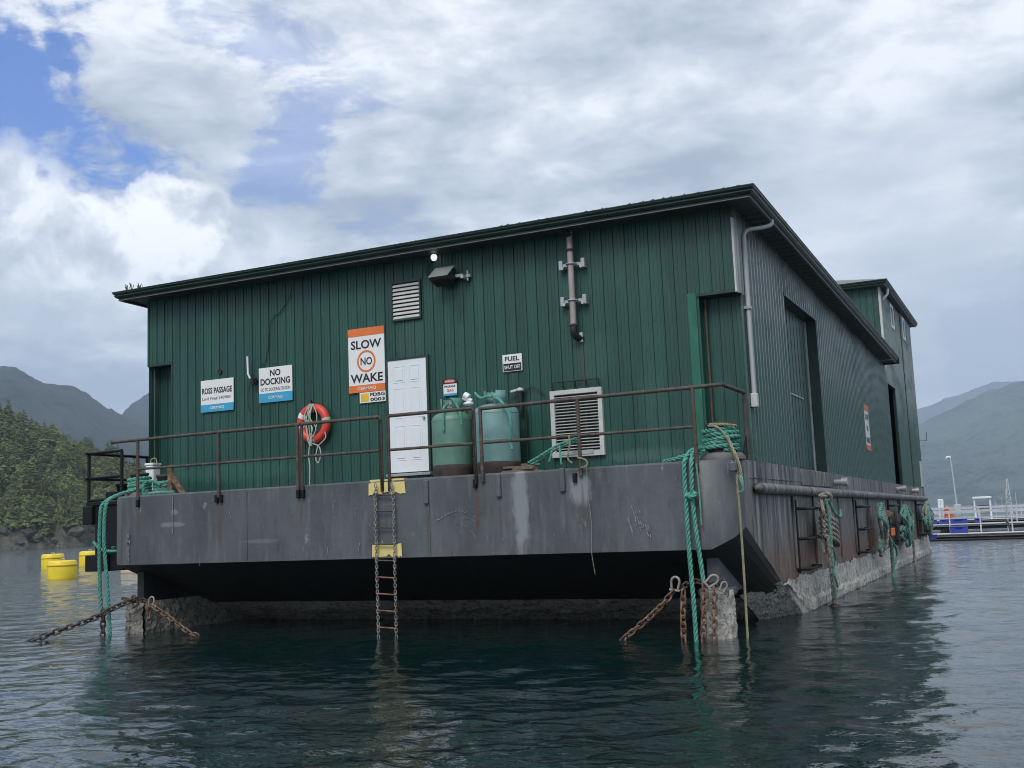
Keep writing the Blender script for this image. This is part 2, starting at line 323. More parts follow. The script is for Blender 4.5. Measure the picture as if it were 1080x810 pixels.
# ------------------------------------------------------------------ mesh helpers
class MB:
    def __init__(s): s.v = []; s.f = []; s.mi = []; s.m = 0; s.sm = []
    def add(s, vs, fs, smooth=False):
        o = len(s.v); s.v.extend([tuple(x) for x in vs])
        for f in fs:
            s.f.append(tuple(i+o for i in f)); s.mi.append(s.m); s.sm.append(smooth)
        return s
    def box(s, x0, x1, y0, y1, z0, z1, bev=0.0):
        if x0 > x1: x0, x1 = x1, x0
        if y0 > y1: y0, y1 = y1, y0
        if z0 > z1: z0, z1 = z1, z0
        bev = min(bev, .45*min(x1-x0, y1-y0, z1-z0))
        if bev <= 0:
            vs = [(x, y, z) for z in (z0, z1) for y in (y0, y1) for x in (x0, x1)]
            return s.add(vs, [(0, 2, 3, 1), (4, 5, 7, 6), (0, 1, 5, 4), (2, 6, 7, 3), (0, 4, 6, 2), (1, 3, 7, 5)])
        # chamfered vertical outline, chamfered top and bottom
        def ring(i, z):
            a, b_, c_, d = x0+i, x1-i, y0+i, y1-i
            k = bev
            return [(a+k, c_, z), (b_-k, c_, z), (b_, c_+k, z), (b_, d-k, z), (b_-k, d, z), (a+k, d, z), (a, d-k, z), (a, c_+k, z)]
        vs = ring(bev*.5, z0) + ring(0, z0+bev) + ring(0, z1-bev) + ring(bev*.5, z1)
        fs = [tuple(range(7, -1, -1)), tuple(range(24, 32))]
        for r_ in range(3):
            for i in range(8):
                j = (i+1) % 8
                fs.append((r_*8+i, r_*8+j, r_*8+8+j, r_*8+8+i))
        return s.add(vs, fs)
    def tube(s, pts, r, n=8, cap=True, closed=False, smooth=True):
        pts = [Vector(p) for p in pts]
        N = len(pts)
        rs = r if isinstance(r, (list, tuple)) else [r]*N
        t0 = (pts[1]-pts[0]).normalized()
        a = Vector((0, 0, 1)) if abs(t0.z) < .9 else Vector((1, 0, 0))
        u = t0.cross(a).normalized()
        vs = []
        for i, p in enumerate(pts):
            if closed: t = (pts[(i+1) % N]-pts[i-1]).normalized()
            elif i == 0: t = t0
            elif i == N-1: t = (pts[i]-pts[i-1]).normalized()
            else:
                t = (pts[i+1]-pts[i-1])
                t = t.normalized() if t.length > 1e-9 else t0
            u = (u - t*u.dot(t))
            u = u.normalized() if u.length > 1e-6 else t.orthogonal().normalized()
            w = t.cross(u)
            for k in range(n):
                an = 2*math.pi*k/n
                vs.append(p + (u*math.cos(an)+w*math.sin(an))*rs[i])
        fs = []
        for i in range(N if closed else N-1):
            j = (i+1) % N
            for k in range(n):
                l = (k+1) % n
                fs.append((i*n+k, i*n+l, j*n+l, j*n+k))
        s.add(vs, fs, smooth)
        if cap and not closed:
            s.add(vs[:n], [tuple(range(n-1, -1, -1))]); s.add(vs[-n:], [tuple(range(n))])
        return s
    def cyl(s, p0, p1, r, n=12, r1=None):
        return s.tube([p0, p1], [r, r if r1 is None else r1], n)
    def lathe(s, cx, cy, prof, n=24):
        vs = []
        for (r, z) in prof:
            for k in range(n):
                an = 2*math.pi*k/n
                vs.append((cx+r*math.cos(an), cy+r*math.sin(an), z))
        fs = []
        for i in range(len(prof)-1):
            for k in range(n):
                l = (k+1) % n
                fs.append((i*n+k, i*n+l, (i+1)*n+l, (i+1)*n+k))
        s.add(vs, fs, True)
        s.add(vs[:n], [tuple(range(n-1, -1, -1))]); s.add(vs[-n:], [tuple(range(n))])
        return s
    def prism(s, poly, axis, a0, a1):
        """extrude a 2-D polygon along axis; poly = coordinates of the other two axes in order"""
        def mk(p, a):
            return (a, p[0], p[1]) if axis == 0 else ((p[0], a, p[1]) if axis == 1 else (p[0], p[1], a))
        n = len(poly)
        vs = [mk(p, a0) for p in poly] + [mk(p, a1) for p in poly]
        fs = [tuple(range(n)), tuple(range(2*n-1, n-1, -1))] + [(i, i+n, (i+1) % n+n, (i+1) % n) for i in range(n)]
        return s.add(vs, fs)
    def mesh(s, name, mats, off=(0, 0, 0)):
        me = bpy.data.meshes.new(name)
        o = Vector(off)
        me.from_pydata([tuple(Vector(v)-o) for v in s.v], [], s.f)
        for m in (mats if isinstance(mats, (list, tuple)) else [mats]): me.materials.append(m)
        me.polygons.foreach_set('material_index', s.mi)
        me.polygons.foreach_set('use_smooth', s.sm)
        me.update()
        return me

def link(name, me, parent=None, loc=None):
    o = bpy.data.objects.new(name, me)
    col.objects.link(o)
    if loc is not None: o.location = loc
    if parent is not None: o.parent = parent
    return o

def tag(o, label=None, cat=None, group=None, kind=None):
    if label: o['label'] = label
    if cat: o['category'] = cat
    if group: o['group'] = group
    if kind: o['kind'] = kind
    return o

def thing(name, label, cat, loc=(0, 0, 0), group=None):
    o = bpy.data.objects.new(name, None); col.objects.link(o)
    o.location = loc; o.empty_display_size = .2
    return tag(o, label, cat, group)

def base_of(o):
    while o.parent is not None: o = o.parent
    return o.location

def part(parent, name, mb, mats, kind=None, label=None):
    """part (or sub-part) whose vertices are given in world coordinates"""
    o = link(name, mb.mesh(name, mats, base_of(parent)), parent)
    return tag(o, label, None, None, kind)

def single(name, mb, mats, label, cat, loc=(0, 0, 0), group=None):
    o = link(name, mb.mesh(name, mats, loc), None, loc)
    return tag(o, label, cat, group)

def spline(pts, n=10):
    """Catmull-Rom through the points"""
    pts = [Vector(p) for p in pts]
    P_ = [pts[0]*2-pts[1]] + pts + [pts[-1]*2-pts[-2]]
    o = []
    for i in range(1, len(P_)-2):
        a, b_, c_, d = P_[i-1:i+3]
        for k in range(n):
            t = k/n
            o.append(.5*((2*b_)+(c_-a)*t+(2*a-5*b_+4*c_-d)*t*t+(3*b_-a-3*c_+d)*t**3))
    o.append(pts[-1])
    return o

def resample(pts, step):
    pts = [Vector(p) for p in pts]
    o = [pts[0].copy()]; acc = 0.0
    for a, b_ in zip(pts, pts[1:]):
        L = (b_-a).length
        if L < 1e-9: continue
        d = step-acc
        while d <= L:
            o.append(a.lerp(b_, d/L)); d += step
        acc = (acc+L) % step
    if (o[-1]-pts[-1]).length > step*.3: o.append(pts[-1])
    return o

def rope(mb, pts, r, pitch=None, n=6, step=None):
    """three-strand laid rope"""
    pitch = pitch or r*7
    pts = resample(pts, step or pitch/7)
    t0 = (pts[1]-pts[0]).normalized()
    u = t0.orthogonal().normalized()
    strands = [[], [], []]
    s = 0.0
    for i, p in enumerate(pts):
        if i: s += (p-pts[i-1]).length
        t = (pts[min(i+1, len(pts)-1)]-pts[max(i-1, 0)]).normalized()
        u = (u-t*u.dot(t)).normalized(); w = t.cross(u)
        for k in range(3):
            a = 2*math.pi*(s/pitch+k/3)
            strands[k].append(p+(u*math.cos(a)+w*math.sin(a))*r*.56)
    for st_ in strands: mb.tube(st_, r*.50, n)
    return mb

def text_mesh(txt, size, width=None, bold=0.0, depth=.002, sx=1.0, shear=0.0):
    """flat lettering as an MB in the x-z plane facing -y, centred on 0,0"""
    cu = bpy.data.curves.new('lettering', 'FONT')
    cu.body = txt; cu.size = size; cu.align_x = 'CENTER'; cu.align_y = 'CENTER'
    cu.extrude = depth; cu.offset = bold*size; cu.resolution_u = 3; cu.shear = shear
    ob = bpy.data.objects.new('lettering', cu); col.objects.link(ob)
    dg = bpy.context.evaluated_depsgraph_get(); dg.update()
    me = ob.evaluated_get(dg).to_mesh()
    vs = np.array([v.co[:] for v in me.vertices]); fs = [tuple(p.vertices) for p in me.polygons]
    ob.evaluated_get(dg).to_mesh_clear()
    bpy.data.objects.remove(ob); bpy.data.curves.remove(cu)
    x0, x1 = vs[:, 0].min(), vs[:, 0].max(); y0, y1 = vs[:, 1].min(), vs[:, 1].max()
    vs[:, 0] -= (x0+x1)/2; vs[:, 1] -= (y0+y1)/2
    k = (width/(x1-x0)) if width else 1.0
    kz = 1.0*size/(y1-y0)*.72
    mb = MB()
    mb.add([(v[0]*k, -v[2]-depth, v[1]*kz) for v in vs], fs)
    return mb

def shifted(mb, x, y, z, rot=0.0):
    o = MB(); o.f = mb.f; o.mi = mb.mi; o.sm = mb.sm
    c_, s_ = math.cos(rot), math.sin(rot)
    o.v = [(v[0]*c_-v[1]*s_+x, v[0]*s_+v[1]*c_+y, v[2]+z) for v in mb.v]
    return o

def fn(x, y, z, s=1.0): return mnoise.noise(Vector((x*s, y*s, z*s)))
def fbm(x, y, z, s=1.0, o=4): return mnoise.fractal(Vector((x*s, y*s, z*s)), 1.0, 2.0, o)

# ------------------------------------------------------------------ water
def build_water():
    nx0, vd = 440, math.atan2(fw.y, fw.x)
    half = R(33)
    ang = np.concatenate([np.linspace(-math.pi, -half, 60, endpoint=False), np.linspace(-half, half, nx0, endpoint=False), np.linspace(half, math.pi, 60, endpoint=False)]) + vd
    rad = np.concatenate([[0.0], np.geomspace(1.0, 6.0, 14, endpoint=False), np.geomspace(6.0, 70.0, 470, endpoint=False), np.geomspace(70, 9000, 66)])
    A, Rr = np.meshgrid(ang, rad)
    X = CAM.x+np.cos(A)*Rr; Y = CAM.y+np.sin(A)*Rr
    Z = np.zeros_like(X)
    g = np.random.default_rng(3)
    wind = R(-60)
    warp = .35*np.sin(X*.31+Y*.17)+.35*np.sin(Y*.43-X*.12+1.0)
    for k in range(64):
        lam = .17*(2.4/.17)**g.random()
        th = wind+g.normal()*.62
        kx, ky = math.cos(th)*2*math.pi/lam, math.sin(th)*2*math.pi/lam
        amp = .0021*lam**.74*(.5+g.random())
        fade = np.clip((lam/ np.maximum(Rr*.0062, .02)-2.0)/3.0, 0, 1)
        ph = kx*X+ky*Y+g.random()*6.28+warp*2
        Z += amp*fade*(np.sin(ph)+.25*np.sin(2*ph+.8))
    patch = .75+.45*np.sin(X*.21+1.3*np.sin(Y*.13))*np.sin(Y*.17+.6+np.sin(X*.09))
    Z *= patch
    nr, nc = X.shape
    co = np.stack([X, Y, Z], -1).reshape(-1, 3)
    i = np.arange(nr-1)[:, None]*nc; j = np.arange(nc)[None, :]; j2 = (j+1) % nc
    q = np.stack([i+j, i+j2, i+nc+j2, i+nc+j], -1).reshape(-1, 4)
    q = q[:, ::-1]
    me = bpy.data.meshes.new('water')
    me.vertices.add(len(co)); me.vertices.foreach_set('co', co.ravel())
    me.loops.add(q.size); me.loops.foreach_set('vertex_index', q.ravel().astype(np.int32))
    me.polygons.add(len(q)); me.polygons.foreach_set('loop_start', np.arange(0, q.size, 4, dtype=np.int32))
    me.polygons.foreach_set('use_smooth', np.ones(len(q), bool))
    me.update(calc_edges=True); me.validate()
    if me.polygons[nc*50].normal.z < 0: me.flip_normals()
    m = bpy.data.materials.new('sea_water'); m.use_nodes = True
    t = m.node_tree; w = NB(t); p = t.nodes['Principled BSDF']
    p.inputs['Base Color'].default_value = (.002, .015, .0145, 1)
    p.inputs['Roughness'].default_value = .025
    p.inputs['IOR'].default_value = 1.62
    geo = w.new('ShaderNodeNewGeometry').outputs['Position']
    h1 = w.noise(w.vmath('MULTIPLY', geo, (.75, 1.5, 1)), 2.6, 4, .55, .4)
    h2 = w.noise(w.vmath('MULTIPLY', geo, (.8, 1.3, 1)), 9.0, 3, .5, .3)
    h3 = w.noise(w.vmath('MULTIPLY', geo, (.6, 1.4, 1)), .35, 3, .5, .3)
    h = w.math('ADD', w.math('MULTIPLY', h1, .55), w.math('MULTIPLY', h2, .22))
    h = w.math('MULTIPLY', h, w.math('MULTIPLY_ADD', h3, 1.3, .35))
    # calmer in the lee of the barge, choppier in the open bay
    dd = w.vmath('LENGTH', w.vmath('MULTIPLY', w.vmath('SUBTRACT', geo, (-4.0, 2.0, 0)), (1.0, .62, 1)))
    h = w.math('MULTIPLY', h, w.math('MULTIPLY_ADD', w.step(dd, 7.0, 30.0), 2.6, .9))
    bp = w.new('ShaderNodeBump'); bp.inputs['Strength'].default_value = 1.0; bp.inputs['Distance'].default_value = .040
    t.links.new(h, bp.inputs['Height']); t.links.new(bp.outputs[0], p.inputs['Normal'])
    me.materials.append(m)
    o = link('water', me); tag(o, 'dark rippled sea water around the barge', None, None, 'structure')
build_water()

# ------------------------------------------------------------------ mountains, wooded shore
def pix_dir(x, y):   # horizontal unit direction from a bearing pair
    v = Vector((x, y, 0)); return v.normalized()

def ridge(name, pts, D, depth, mat_, label, namp, ns, rows=60, cols=260, seed=0.0):
    """hill mass: pts = (bearing degrees from +y towards -x, crest height)"""
    pts = sorted(pts)
    be = np.array([p[0] for p in pts]); he = np.array([p[1] for p in pts])
    bs = np.linspace(be.min(), be.max(), cols)
    hs = np.interp(bs, be, he)
    vs, fs = [], []
    for j in range(rows):
        t = j/(rows-1)
        for i, bb in enumerate(bs):
            dd = D-depth+t*depth*1.7
            if t < .6:
                s_ = t/.6; hh = hs[i]*(s_**1.15)
            else:
                s_ = (t-.6)/.4; hh = hs[i]*(1-s_*.9)
            a = R(bb)
            x = CAM.x-math.sin(a)*dd; y = CAM.y+math.cos(a)*dd
            nn = fbm(x+seed, y-seed, 0, ns, 6)*namp*hs[i]*min(1, t*2.2)*(1-.94*min(1, max(0, (t-.30)/.30)))
            jag = fn(x, y, seed, .035)*5.0+fn(x, y, seed, .12)*4.0+fn(x, y, seed, .011)*8.0
            vs.append((x, y, max(-3.4, hh+nn*.9+(jag if t > .1 else 0))))
    for j in range(rows-1):
        for i in range(cols-1):
            a = j*cols+i
            fs.append((a, a+cols, a+cols+1, a+1))
    mb = MB(); mb.add(vs, fs, True)
    o = link(name, mb.mesh(name, mat_)); tag(o, label, None, None, 'structure')
# bearings: degrees from +y towards -x
SL = .48
def sc_(p, k): return [(a, h*k) for a, h in p]
ridge('mountain', sc_([(75, 700), (60, 720), (54, 640), (51.0, 662), (50.2, 671), (48.7, 611), (47.8, 611), (47.0, 580), (46.1, 515), (45.4, 482), (43, 400), (38, 280), (30, 150)], SL), 4490*SL, 1000, m_mtn, 'blue hazy mountain ridge on the left with two humps', .22, .0024, seed=10)
ridge('mountain', sc_([(48.5, 400), (46.5, 480), (45.0, 640), (43.4, 750), (40, 880), (34, 900), (26, 700), (17, 260), (11, 10)], SL), 5500*SL, 1000, m_mtn, 'farther blue ridge rising behind the green building', .2, .0021, seed=55)
ridge('mountain', sc_([(12, 200), (8, 300), (5.0, 337), (3.5, 370), (1.55, 408), (0.1, 409), (-2, 404), (-6, 380), (-14, 420), (-26, 360), (-40, 300)], 1.6), 6400, 1800, m_mtn, 'hazy rounded mountain behind the floating dock', .14, .0016, cols=240, seed=90)
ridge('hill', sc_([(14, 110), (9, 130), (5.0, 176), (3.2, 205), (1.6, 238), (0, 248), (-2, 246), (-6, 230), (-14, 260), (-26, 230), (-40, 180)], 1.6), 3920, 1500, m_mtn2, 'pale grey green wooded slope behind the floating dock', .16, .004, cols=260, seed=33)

def cam_polar(bear, dist):
    a = R(bear); return CAM.x-math.sin(a)*dist, CAM.y+math.cos(a)*dist
CREST = [(86, 52), (66, 50), (58, 47), (51.0, 41), (49.9, 38), (48.6, 34.5), (47.3, 29.5), (46.0, 25), (45.0, 21), (44.0, 17), (42.0, 12), (36, 9), (30, 6), (22, 2)]
cb = np.array([p[0] for p in CREST])[::-1]; ch = np.array([p[1] for p in CREST])[::-1]
def wood_height(bear, dist):
    h = np.interp(bear, cb, ch)
    d0 = 318+8*fn(bear*.55, 0, 4)+4*fn(bear*2.3, 1, 4)
    t = (dist-d0)
    if t < 0: return -1.5+t*.1
    s_ = min(1, t/75.0)
    bank = min(1.0, t/3.5)*3.0
    x, y = cam_polar(bear, dist)
    hh = bank+(h-3)*(s_**.85)+fn(x, y, 0, .05)*1.6*s_
    if t > 75: hh -= (t-75)*.25
    return hh
def build_wood():
    mb = MB(); vs, fs = [], []
    bs = np.linspace(22, 86, 200); ds = np.concatenate([np.linspace(296, 330, 16), np.linspace(336, 470, 26)])
    for d in ds:
        for bb in bs:
            x, y = cam_polar(bb, d); vs.append((x, y, wood_height(bb, d)))
    n = len(bs)
    for j in range(len(ds)-1):
        for i in range(n-1):
            a = j*n+i; fs.append((a, a+n, a+n+1, a+1))
    mb.add(vs, fs, True)
    # rocky foot
    me = mb.mesh('wooded_shore', [m_hill, m_rock])
    for p in me.polygons:
        if p.center.z < 5.0: p.material_index = 1
    tag(link('wooded_shore', me), 'steep wooded shore with a grey rock foot', None, None, 'structure')
    # boulders along the waterline
    for k in range(16):
        bb = 44.2+k*.53+random.uniform(-.2, .2)
        d = 318+8*fn(bb*.55, 0, 4)+4*fn(bb*2.3, 1, 4)+random.uniform(.5, 6)
        x, y = cam_polar(bb, d); r_ = random.uniform(.6, 1.9)
        m2 = MB(); nn, mm = 12, 8; vs = []
        for i in range(mm+1):
            th = math.pi*i/mm
            for j in range(nn):
                ph = 2*math.pi*j/nn
                v = Vector((math.sin(th)*math.cos(ph)*1.35, math.sin(th)*math.sin(ph), math.cos(th)*.8))
                q = 1+.45*mnoise.noise(v*1.3+Vector((k*3.1, 0, 0)))+.2*mnoise.noise(v*3.3+Vector((k, 2, 0)))
                vs.append(Vector((x, y, wood_height(bb, d)+.1))+v*r_*q)
        f2 = [(i*nn+j, (i+1)*nn+j, (i+1)*nn+(j+1) % nn, i*nn+(j+1) % nn) for i in range(mm) for j in range(nn)]
        m2.add(vs, f2)
        single('boulder', m2, m_rock, 'grey boulder at the waterline below the wooded shore', 'boulder', (x, y, 0), 'boulders along the wooded shore')
build_wood()

def conifer_mesh(seed, h, w, bright):
    r_ = random.Random(seed); mb = MB()
    mb.m = 0
    mb.tube([(0, 0, -1), (0, 0, h*.5), (0, 0, h*.98)], [h*.016, h*.010, h*.002], 5)
    mb.m = 1
    wh = 17
    z0 = h*r_.uniform(.10, .22)
    for i in range(wh):
        t = i/(wh-1)
        z = z0+(h-z0)*t**.92
        L = w*(1-t)**.62*(.75+.5*r_.random())+.14*w
        nb = 8 if t < .6 else 6
        a0 = r_.random()*6
        for k in range(nb):
            if r_.random() < .12: continue
            a = a0+2*math.pi*k/nb+r_.uniform(-.25, .25)
            l = L*r_.uniform(.6, 1.15); dz = -l*r_.uniform(.10, .45)
            d = Vector((math.cos(a), math.sin(a), 0)); s_ = Vector((-d.y, d.x, 0))
            o = Vector((0, 0, z+r_.uniform(-.2, .2)*h/wh))
            wd = l*r_.uniform(.26, .42)
            tip = o+d*l+Vector((0, 0, dz))
            m1 = o+d*l*.55+s_*wd+Vector((0, 0, dz*.7-.05*l)); m2 = o+d*l*.55-s_*wd+Vector((0, 0, dz*.7-.05*l))
            mc = o+d*l*.5+Vector((0, 0, dz*.3+.10*l))
            mb.add([o, m1, tip, m2, mc], [(0, 1, 4), (1, 2, 4), (2, 3, 4), (3, 0, 4)])
            # hanging sprays
            for q in range(2):
                c0 = o.lerp(tip, r_.uniform(.35, .95))
                hh = l*r_.uniform(.18, .34)
                mb.add([c0+s_*wd*.5, c0-s_*wd*.5, c0+Vector((0, 0, -hh))+s_*r_.uniform(-.2, .2)*l], [(0, 1, 2)])
    return mb
def round_tree_mesh(seed, h, w):
    r_ = random.Random(seed); mb = MB(); mb.m = 0
    mb.tube([(0, 0, -1), (.1, 0, h*.45), (.05, .1, h*.85)], [h*.018, h*.012, h*.004], 5)
    for k in range(5):
        a = r_.random()*6.3; z = h*r_.uniform(.3, .6)
        mb.tube([(0, 0, z), (math.cos(a)*w*.7, math.sin(a)*w*.7, z+h*.18)], [h*.007, h*.002], 4)
    mb.m = 1
    for c in range(26):
        a, q, zc = r_.random()*6.3, r_.random()**.5, r_.uniform(-1, 1)
        rad = w*q*(1-zc*zc*.8)**.5*.85
        c0 = Vector((math.cos(a)*rad, math.sin(a)*rad, h*.60+zc*h*.36))
        for k in range(11):
            d = Vector((r_.gauss(0, 1), r_.gauss(0, 1), r_.gauss(0, .7))).normalized()
            p = c0+d*w*r_.uniform(.15, .36); t = d.orthogonal().normalized(); u = d.cross(t)
            e = w*r_.uniform(.10, .20); ph = r_.random()*6.3
            t, u = t*math.cos(ph)+u*math.sin(ph), u*math.cos(ph)-t*math.sin(ph)
            mb.add([p-t*e, p+u*e*.8, p+t*e, p-u*e*.7+d*e*.3], [(0, 1, 2), (0, 2, 3)])
    return mb
TREES = [conifer_mesh(s_, h, w, br).mesh('conifer', [m_bark, m_leaf2 if br else m_leaf]) for s_, h, w, br in
         [(1, 11, 2.7, 0), (2, 8.5, 2.9, 1), (3, 12.5, 2.6, 0), (4, 7, 2.9, 1), (5, 9, 3.2, 1), (6, 7.5, 2.6, 1), (7, 5.5, 2.6, 1)]]
TREES += [round_tree_mesh(11, 8, 2.4).mesh('leafy_tree', [m_bark, m_leaf2]), round_tree_mesh(12, 6.5, 2.5).mesh('leafy_tree', [m_bark, m_leaf3]), round_tree_mesh(13, 9.5, 2.3).mesh('leafy_tree', [m_bark, m_leaf])]
def plant_trees():
    spots = []
    r_ = random.Random(5)
    for bb in np.arange(26, 80, .42):
        for d in np.arange(320, 412, 3.2):
            b2 = bb+r_.uniform(-.35, .35); d2 = d+r_.uniform(-3, 3)
            z = wood_height(b2, d2)
            if z < 2.4: continue
            spots.append((b2, d2, z))
    vis = [s_ for s_ in spots if 43.4 < s_[0] < 52.0]
    hid = [s_ for s_ in spots if not 43.4 < s_[0] < 52.0]
    vis.sort(key=lambda s_: s_[1])
    # every crest tree in view first, then the nearest
    single_, rest = vis[:296], vis[290:]+hid
    for (bb, d, z) in single_:
        x, y = cam_polar(bb, d)
        ti = r_.choice((0, 1, 2, 3, 4, 5, 6, 7, 8, 9, 7)) if d > 338 else r_.choice((1, 3, 5, 6, 7, 8, 8, 9))
        o = link('conifer_tree' if ti < 7 else 'leafy_tree', TREES[ti], None, (x, y, z-.3))
        o.rotation_euler = (r_.uniform(-.04, .04), r_.uniform(-.04, .04), r_.random()*6.3)
        k = r_.uniform(.55, .98); o.scale = (k, k, k*r_.uniform(.9, 1.1))
        tag(o, 'green conifer standing in the wood on the left shore' if ti < 7 else 'round crowned green tree standing in the wood on the left shore', 'tree', 'conifers of the left shore' if ti < 7 else 'round trees of the left shore')
    V, F, MI, off = [], [], [], 0
    base = []
    for me in TREES:
        v = np.array([q.co[:] for q in me.vertices]); f = [tuple(p.vertices) for p in me.polygons]; mi = [p.material_index for p in me.polygons]
        base.append((v, f, mi))
    mats = [m_bark, m_leaf, m_leaf2]
    for (bb, d, z) in rest:
        x, y = cam_polar(bb, d); ti = r_.randrange(10)
        v, f, mi = base[ti]; a = r_.random()*6.3; k = r_.uniform(.55, .98)
        c_, s_ = math.cos(a), math.sin(a)
        V.append(np.stack([(v[:, 0]*c_-v[:, 1]*s_)*k+x, (v[:, 0]*s_+v[:, 1]*c_)*k+y, v[:, 2]*k+z-.3], -1))
        F.extend([tuple(i+off for i in q) for q in f]); off += len(v)
        br = ti in (1, 3, 4, 5, 6, 7, 8)
        MI.extend([0 if q == 0 else (2 if br else 1) for q in mi])
    me = bpy.data.meshes.new('distant_wood'); me.from_pydata(np.concatenate(V).tolist(), [], F)
    for m in mats: me.materials.append(m)
    me.polygons.foreach_set('material_index', MI)
    tag(link('distant_wood', me), 'dense conifer wood covering the shore behind', None, None, 'stuff')
plant_trees()

# ------------------------------------------------------------------ the barge
DK = 2.55                     # deck height at the bow
def dkz(y): return DK-.0052*max(y, 0)
HX0, HX1 = -12.10, .12        # hull sides
FY = -1.365                   # bow plate
ZB = 1.27                     # lower edge of the bow plate
YE = 26.9
barge = thing('barge', 'grey steel barge with rust stains and barnacles at its waterline', 'barge', (-6, 12, 0))
def grid(mb, P0, P1, Q0, Q1, nu, nv, disp=None, smooth=True):
    """bilinear patch P0-P1 (u) to Q0-Q1 (v)"""
    P0, P1, Q0, Q1 = map(Vector, (P0, P1, Q0, Q1))
    vs = []
    nrm = (P1-P0).cross(Q0-P0).normalized()
    for j in range(nv+1):
        for i in range(nu+1):
            u, v = i/nu, j/nv
            p = P0.lerp(P1, u).lerp(Q0.lerp(Q1, u), v)
            if disp: p = p+nrm*disp(p, u, v)
            vs.append(p)
    fs = [(j*(nu+1)+i, j*(nu+1)+i+1, (j+1)*(nu+1)+i+1, (j+1)*(nu+1)+i) for j in range(nv) for i in range(nu)]
    mb.add(vs, fs, smooth)

# bow plate: slightly dished between frames, with a rolled top edge
def dent(p, u, v):
    return .010*fn(p.x, 0, p.z, .9)+.006*math.sin(p.x*2*math.pi/1.55)*math.sin(v*math.pi)*.5
mb = MB()
arcR = [(-.42, FY), (-.28, FY+.02), (-.13, FY+.09), (0.0, FY+.20), (.08, FY+.32), (HX1, FY+.48)]
arcL = [(-11.55, FY), (-11.67, FY+.03), (-11.80, FY+.13), (-11.92, FY+.33), (-12.02, FY+.65), (HX0, FY+1.0)]
grid(mb, (-11.55, FY, ZB), (-.42, FY, ZB), (-11.55, FY, DK-.03), (-.42, FY, DK-.03), 150, 16, dent)
mb.add([(-11.55, FY, DK-.03), (-.42, FY, DK-.03), (-.42, FY+.03, DK), (-11.55, FY+.03, DK)], [(0, 1, 2, 3)])
part(barge, 'bow_plate', mb, m_hull)
for arc, zt_ in ((arcR, 1.57), (arcL, 1.45)):
    mb = MB(); n = len(arc)
    zl = [ZB+(zt_-ZB)*max(0, (i-1)/(n-2)) for i in range(n)]
    vs = [(a[0], a[1], zl[i]) for i, a in enumerate(arc)]+[(a[0], a[1], DK-.03) for a in arc]+[(a[0]*.999, a[1]+.03, DK) for a in arc]
    fs = [(k*n+i, k*n+i+1, (k+1)*n+i+1, (k+1)*n+i) for k in range(2) for i in range(n-1)]
    if arc is arcL: fs = [f[::-1] for f in fs]
    mb.add(vs, fs, True)
    part(barge, 'corner_plate', mb, m_hull)
# weld seam ridges on bow plate
mb = MB()
for x in (-8.6, -4.9): mb.box(x, x+.012, FY-.012, FY+.02, ZB+.02, DK-.06)
mb.box(-11.53, -.45, FY-.008, FY+.02, ZB, ZB+.035)
part(barge, 'weld_seam', mb, m_hull)
# side plates, in strakes with slight offsets
def side_disp(p, u, v): return .014*fn(p.y, 0, p.z, 1.1)+.012*max(0, math.sin(p.y*2*math.pi/2.4))**3
R0 = (HX1, FY+.48, 1.57); R1 = (HX1, 2.1, .25); R2 = (HX1, 3.85, -.5)
mb = MB()
ys = np.linspace(FY+.48, YE, 170)
vs, fs = [], []
rows = 12
for i, y in enumerate(ys):
    zlow = max(-.5, 1.57-(y-(FY+.48))*.4425)
    for j in range(rows+1):
        z = zlow+(dkz(y)-zlow)*j/rows
        vs.append((HX1+side_disp(Vector((0, y, z)), 0, 0)*(1 if y > 0 else .2), y, z))
for i in range(len(ys)-1):
    for j in range(rows):
        a = i*(rows+1)+j; fs.append((a, a+rows+1, a+rows+2, a+1))
mb.add(vs, fs, True)
part(barge, 'side_plate', mb, m_hullside)
mb = MB()
grid(mb, (HX0, YE, -.5), (HX0, FY+1.0, 1.45), (HX0, YE, dkz(YE)), (HX0, FY+1.0, DK), 30, 6)
mb.add([(HX0, YE, -.5), (HX1, YE, -.5), (HX1, YE, dkz(YE)), (HX0, YE, dkz(YE))], [(3, 2, 1, 0)])
part(barge, 'hull_shell', mb, m_hullside)
# vertical frames showing through on the side
for y in (2.45, 4.35, 7.25, 9.3, 11.7, 15.1, 19.2, 23.6):
    mb = MB(); mb.box(HX1, HX1+.035, y, y+.10, .78, 2.02, .008); part(barge, 'frame_bar', mb, m_hullside)
# raked bottom
L0 = (-.42, FY, ZB); L1 = (-.46, 1.9, .0); L2 = (-.5, 3.2, -.5)
mb = MB()
grid(mb, (-11.55, FY, ZB), (-.42, FY, ZB), (-11.55, 3.0, -.5), (-.42, 3.0, -.5), 40, 10)
part(barge, 'rake_plate', mb, m_under)
mb = MB()
zr_ = [ZB+.30*max(0, (i-1)/4) for i in range(6)]
mb.add([(a[0], a[1], zr_[i]) for i, a in enumerate(arcR)]+[(HX1, 3.85, -.5), (-.42, 3.0, -.5)], [(0, 7, 1), (1, 7, 6), (1, 6, 2), (2, 6, 3), (3, 6, 4), (4, 6, 5)])
part(barge, 'chine_plate', mb, m_under)
mb = MB(); mb.add([(-11.55, FY, ZB), (-11.67, FY+.03, ZB), (-11.80, FY+.13, 1.31), (-11.92, FY+.33, 1.36), (-12.02, FY+.65, 1.40), (HX0, FY+1.0, 1.45), (HX0, 3.9, -.5), (-11.55, 3.0, -.5)], [(0, 1, 7), (1, 2, 7), (2, 6, 7), (2, 3, 6), (3, 4, 6), (4, 5, 6)])
part(barge, 'chine_plate', mb, m_under)
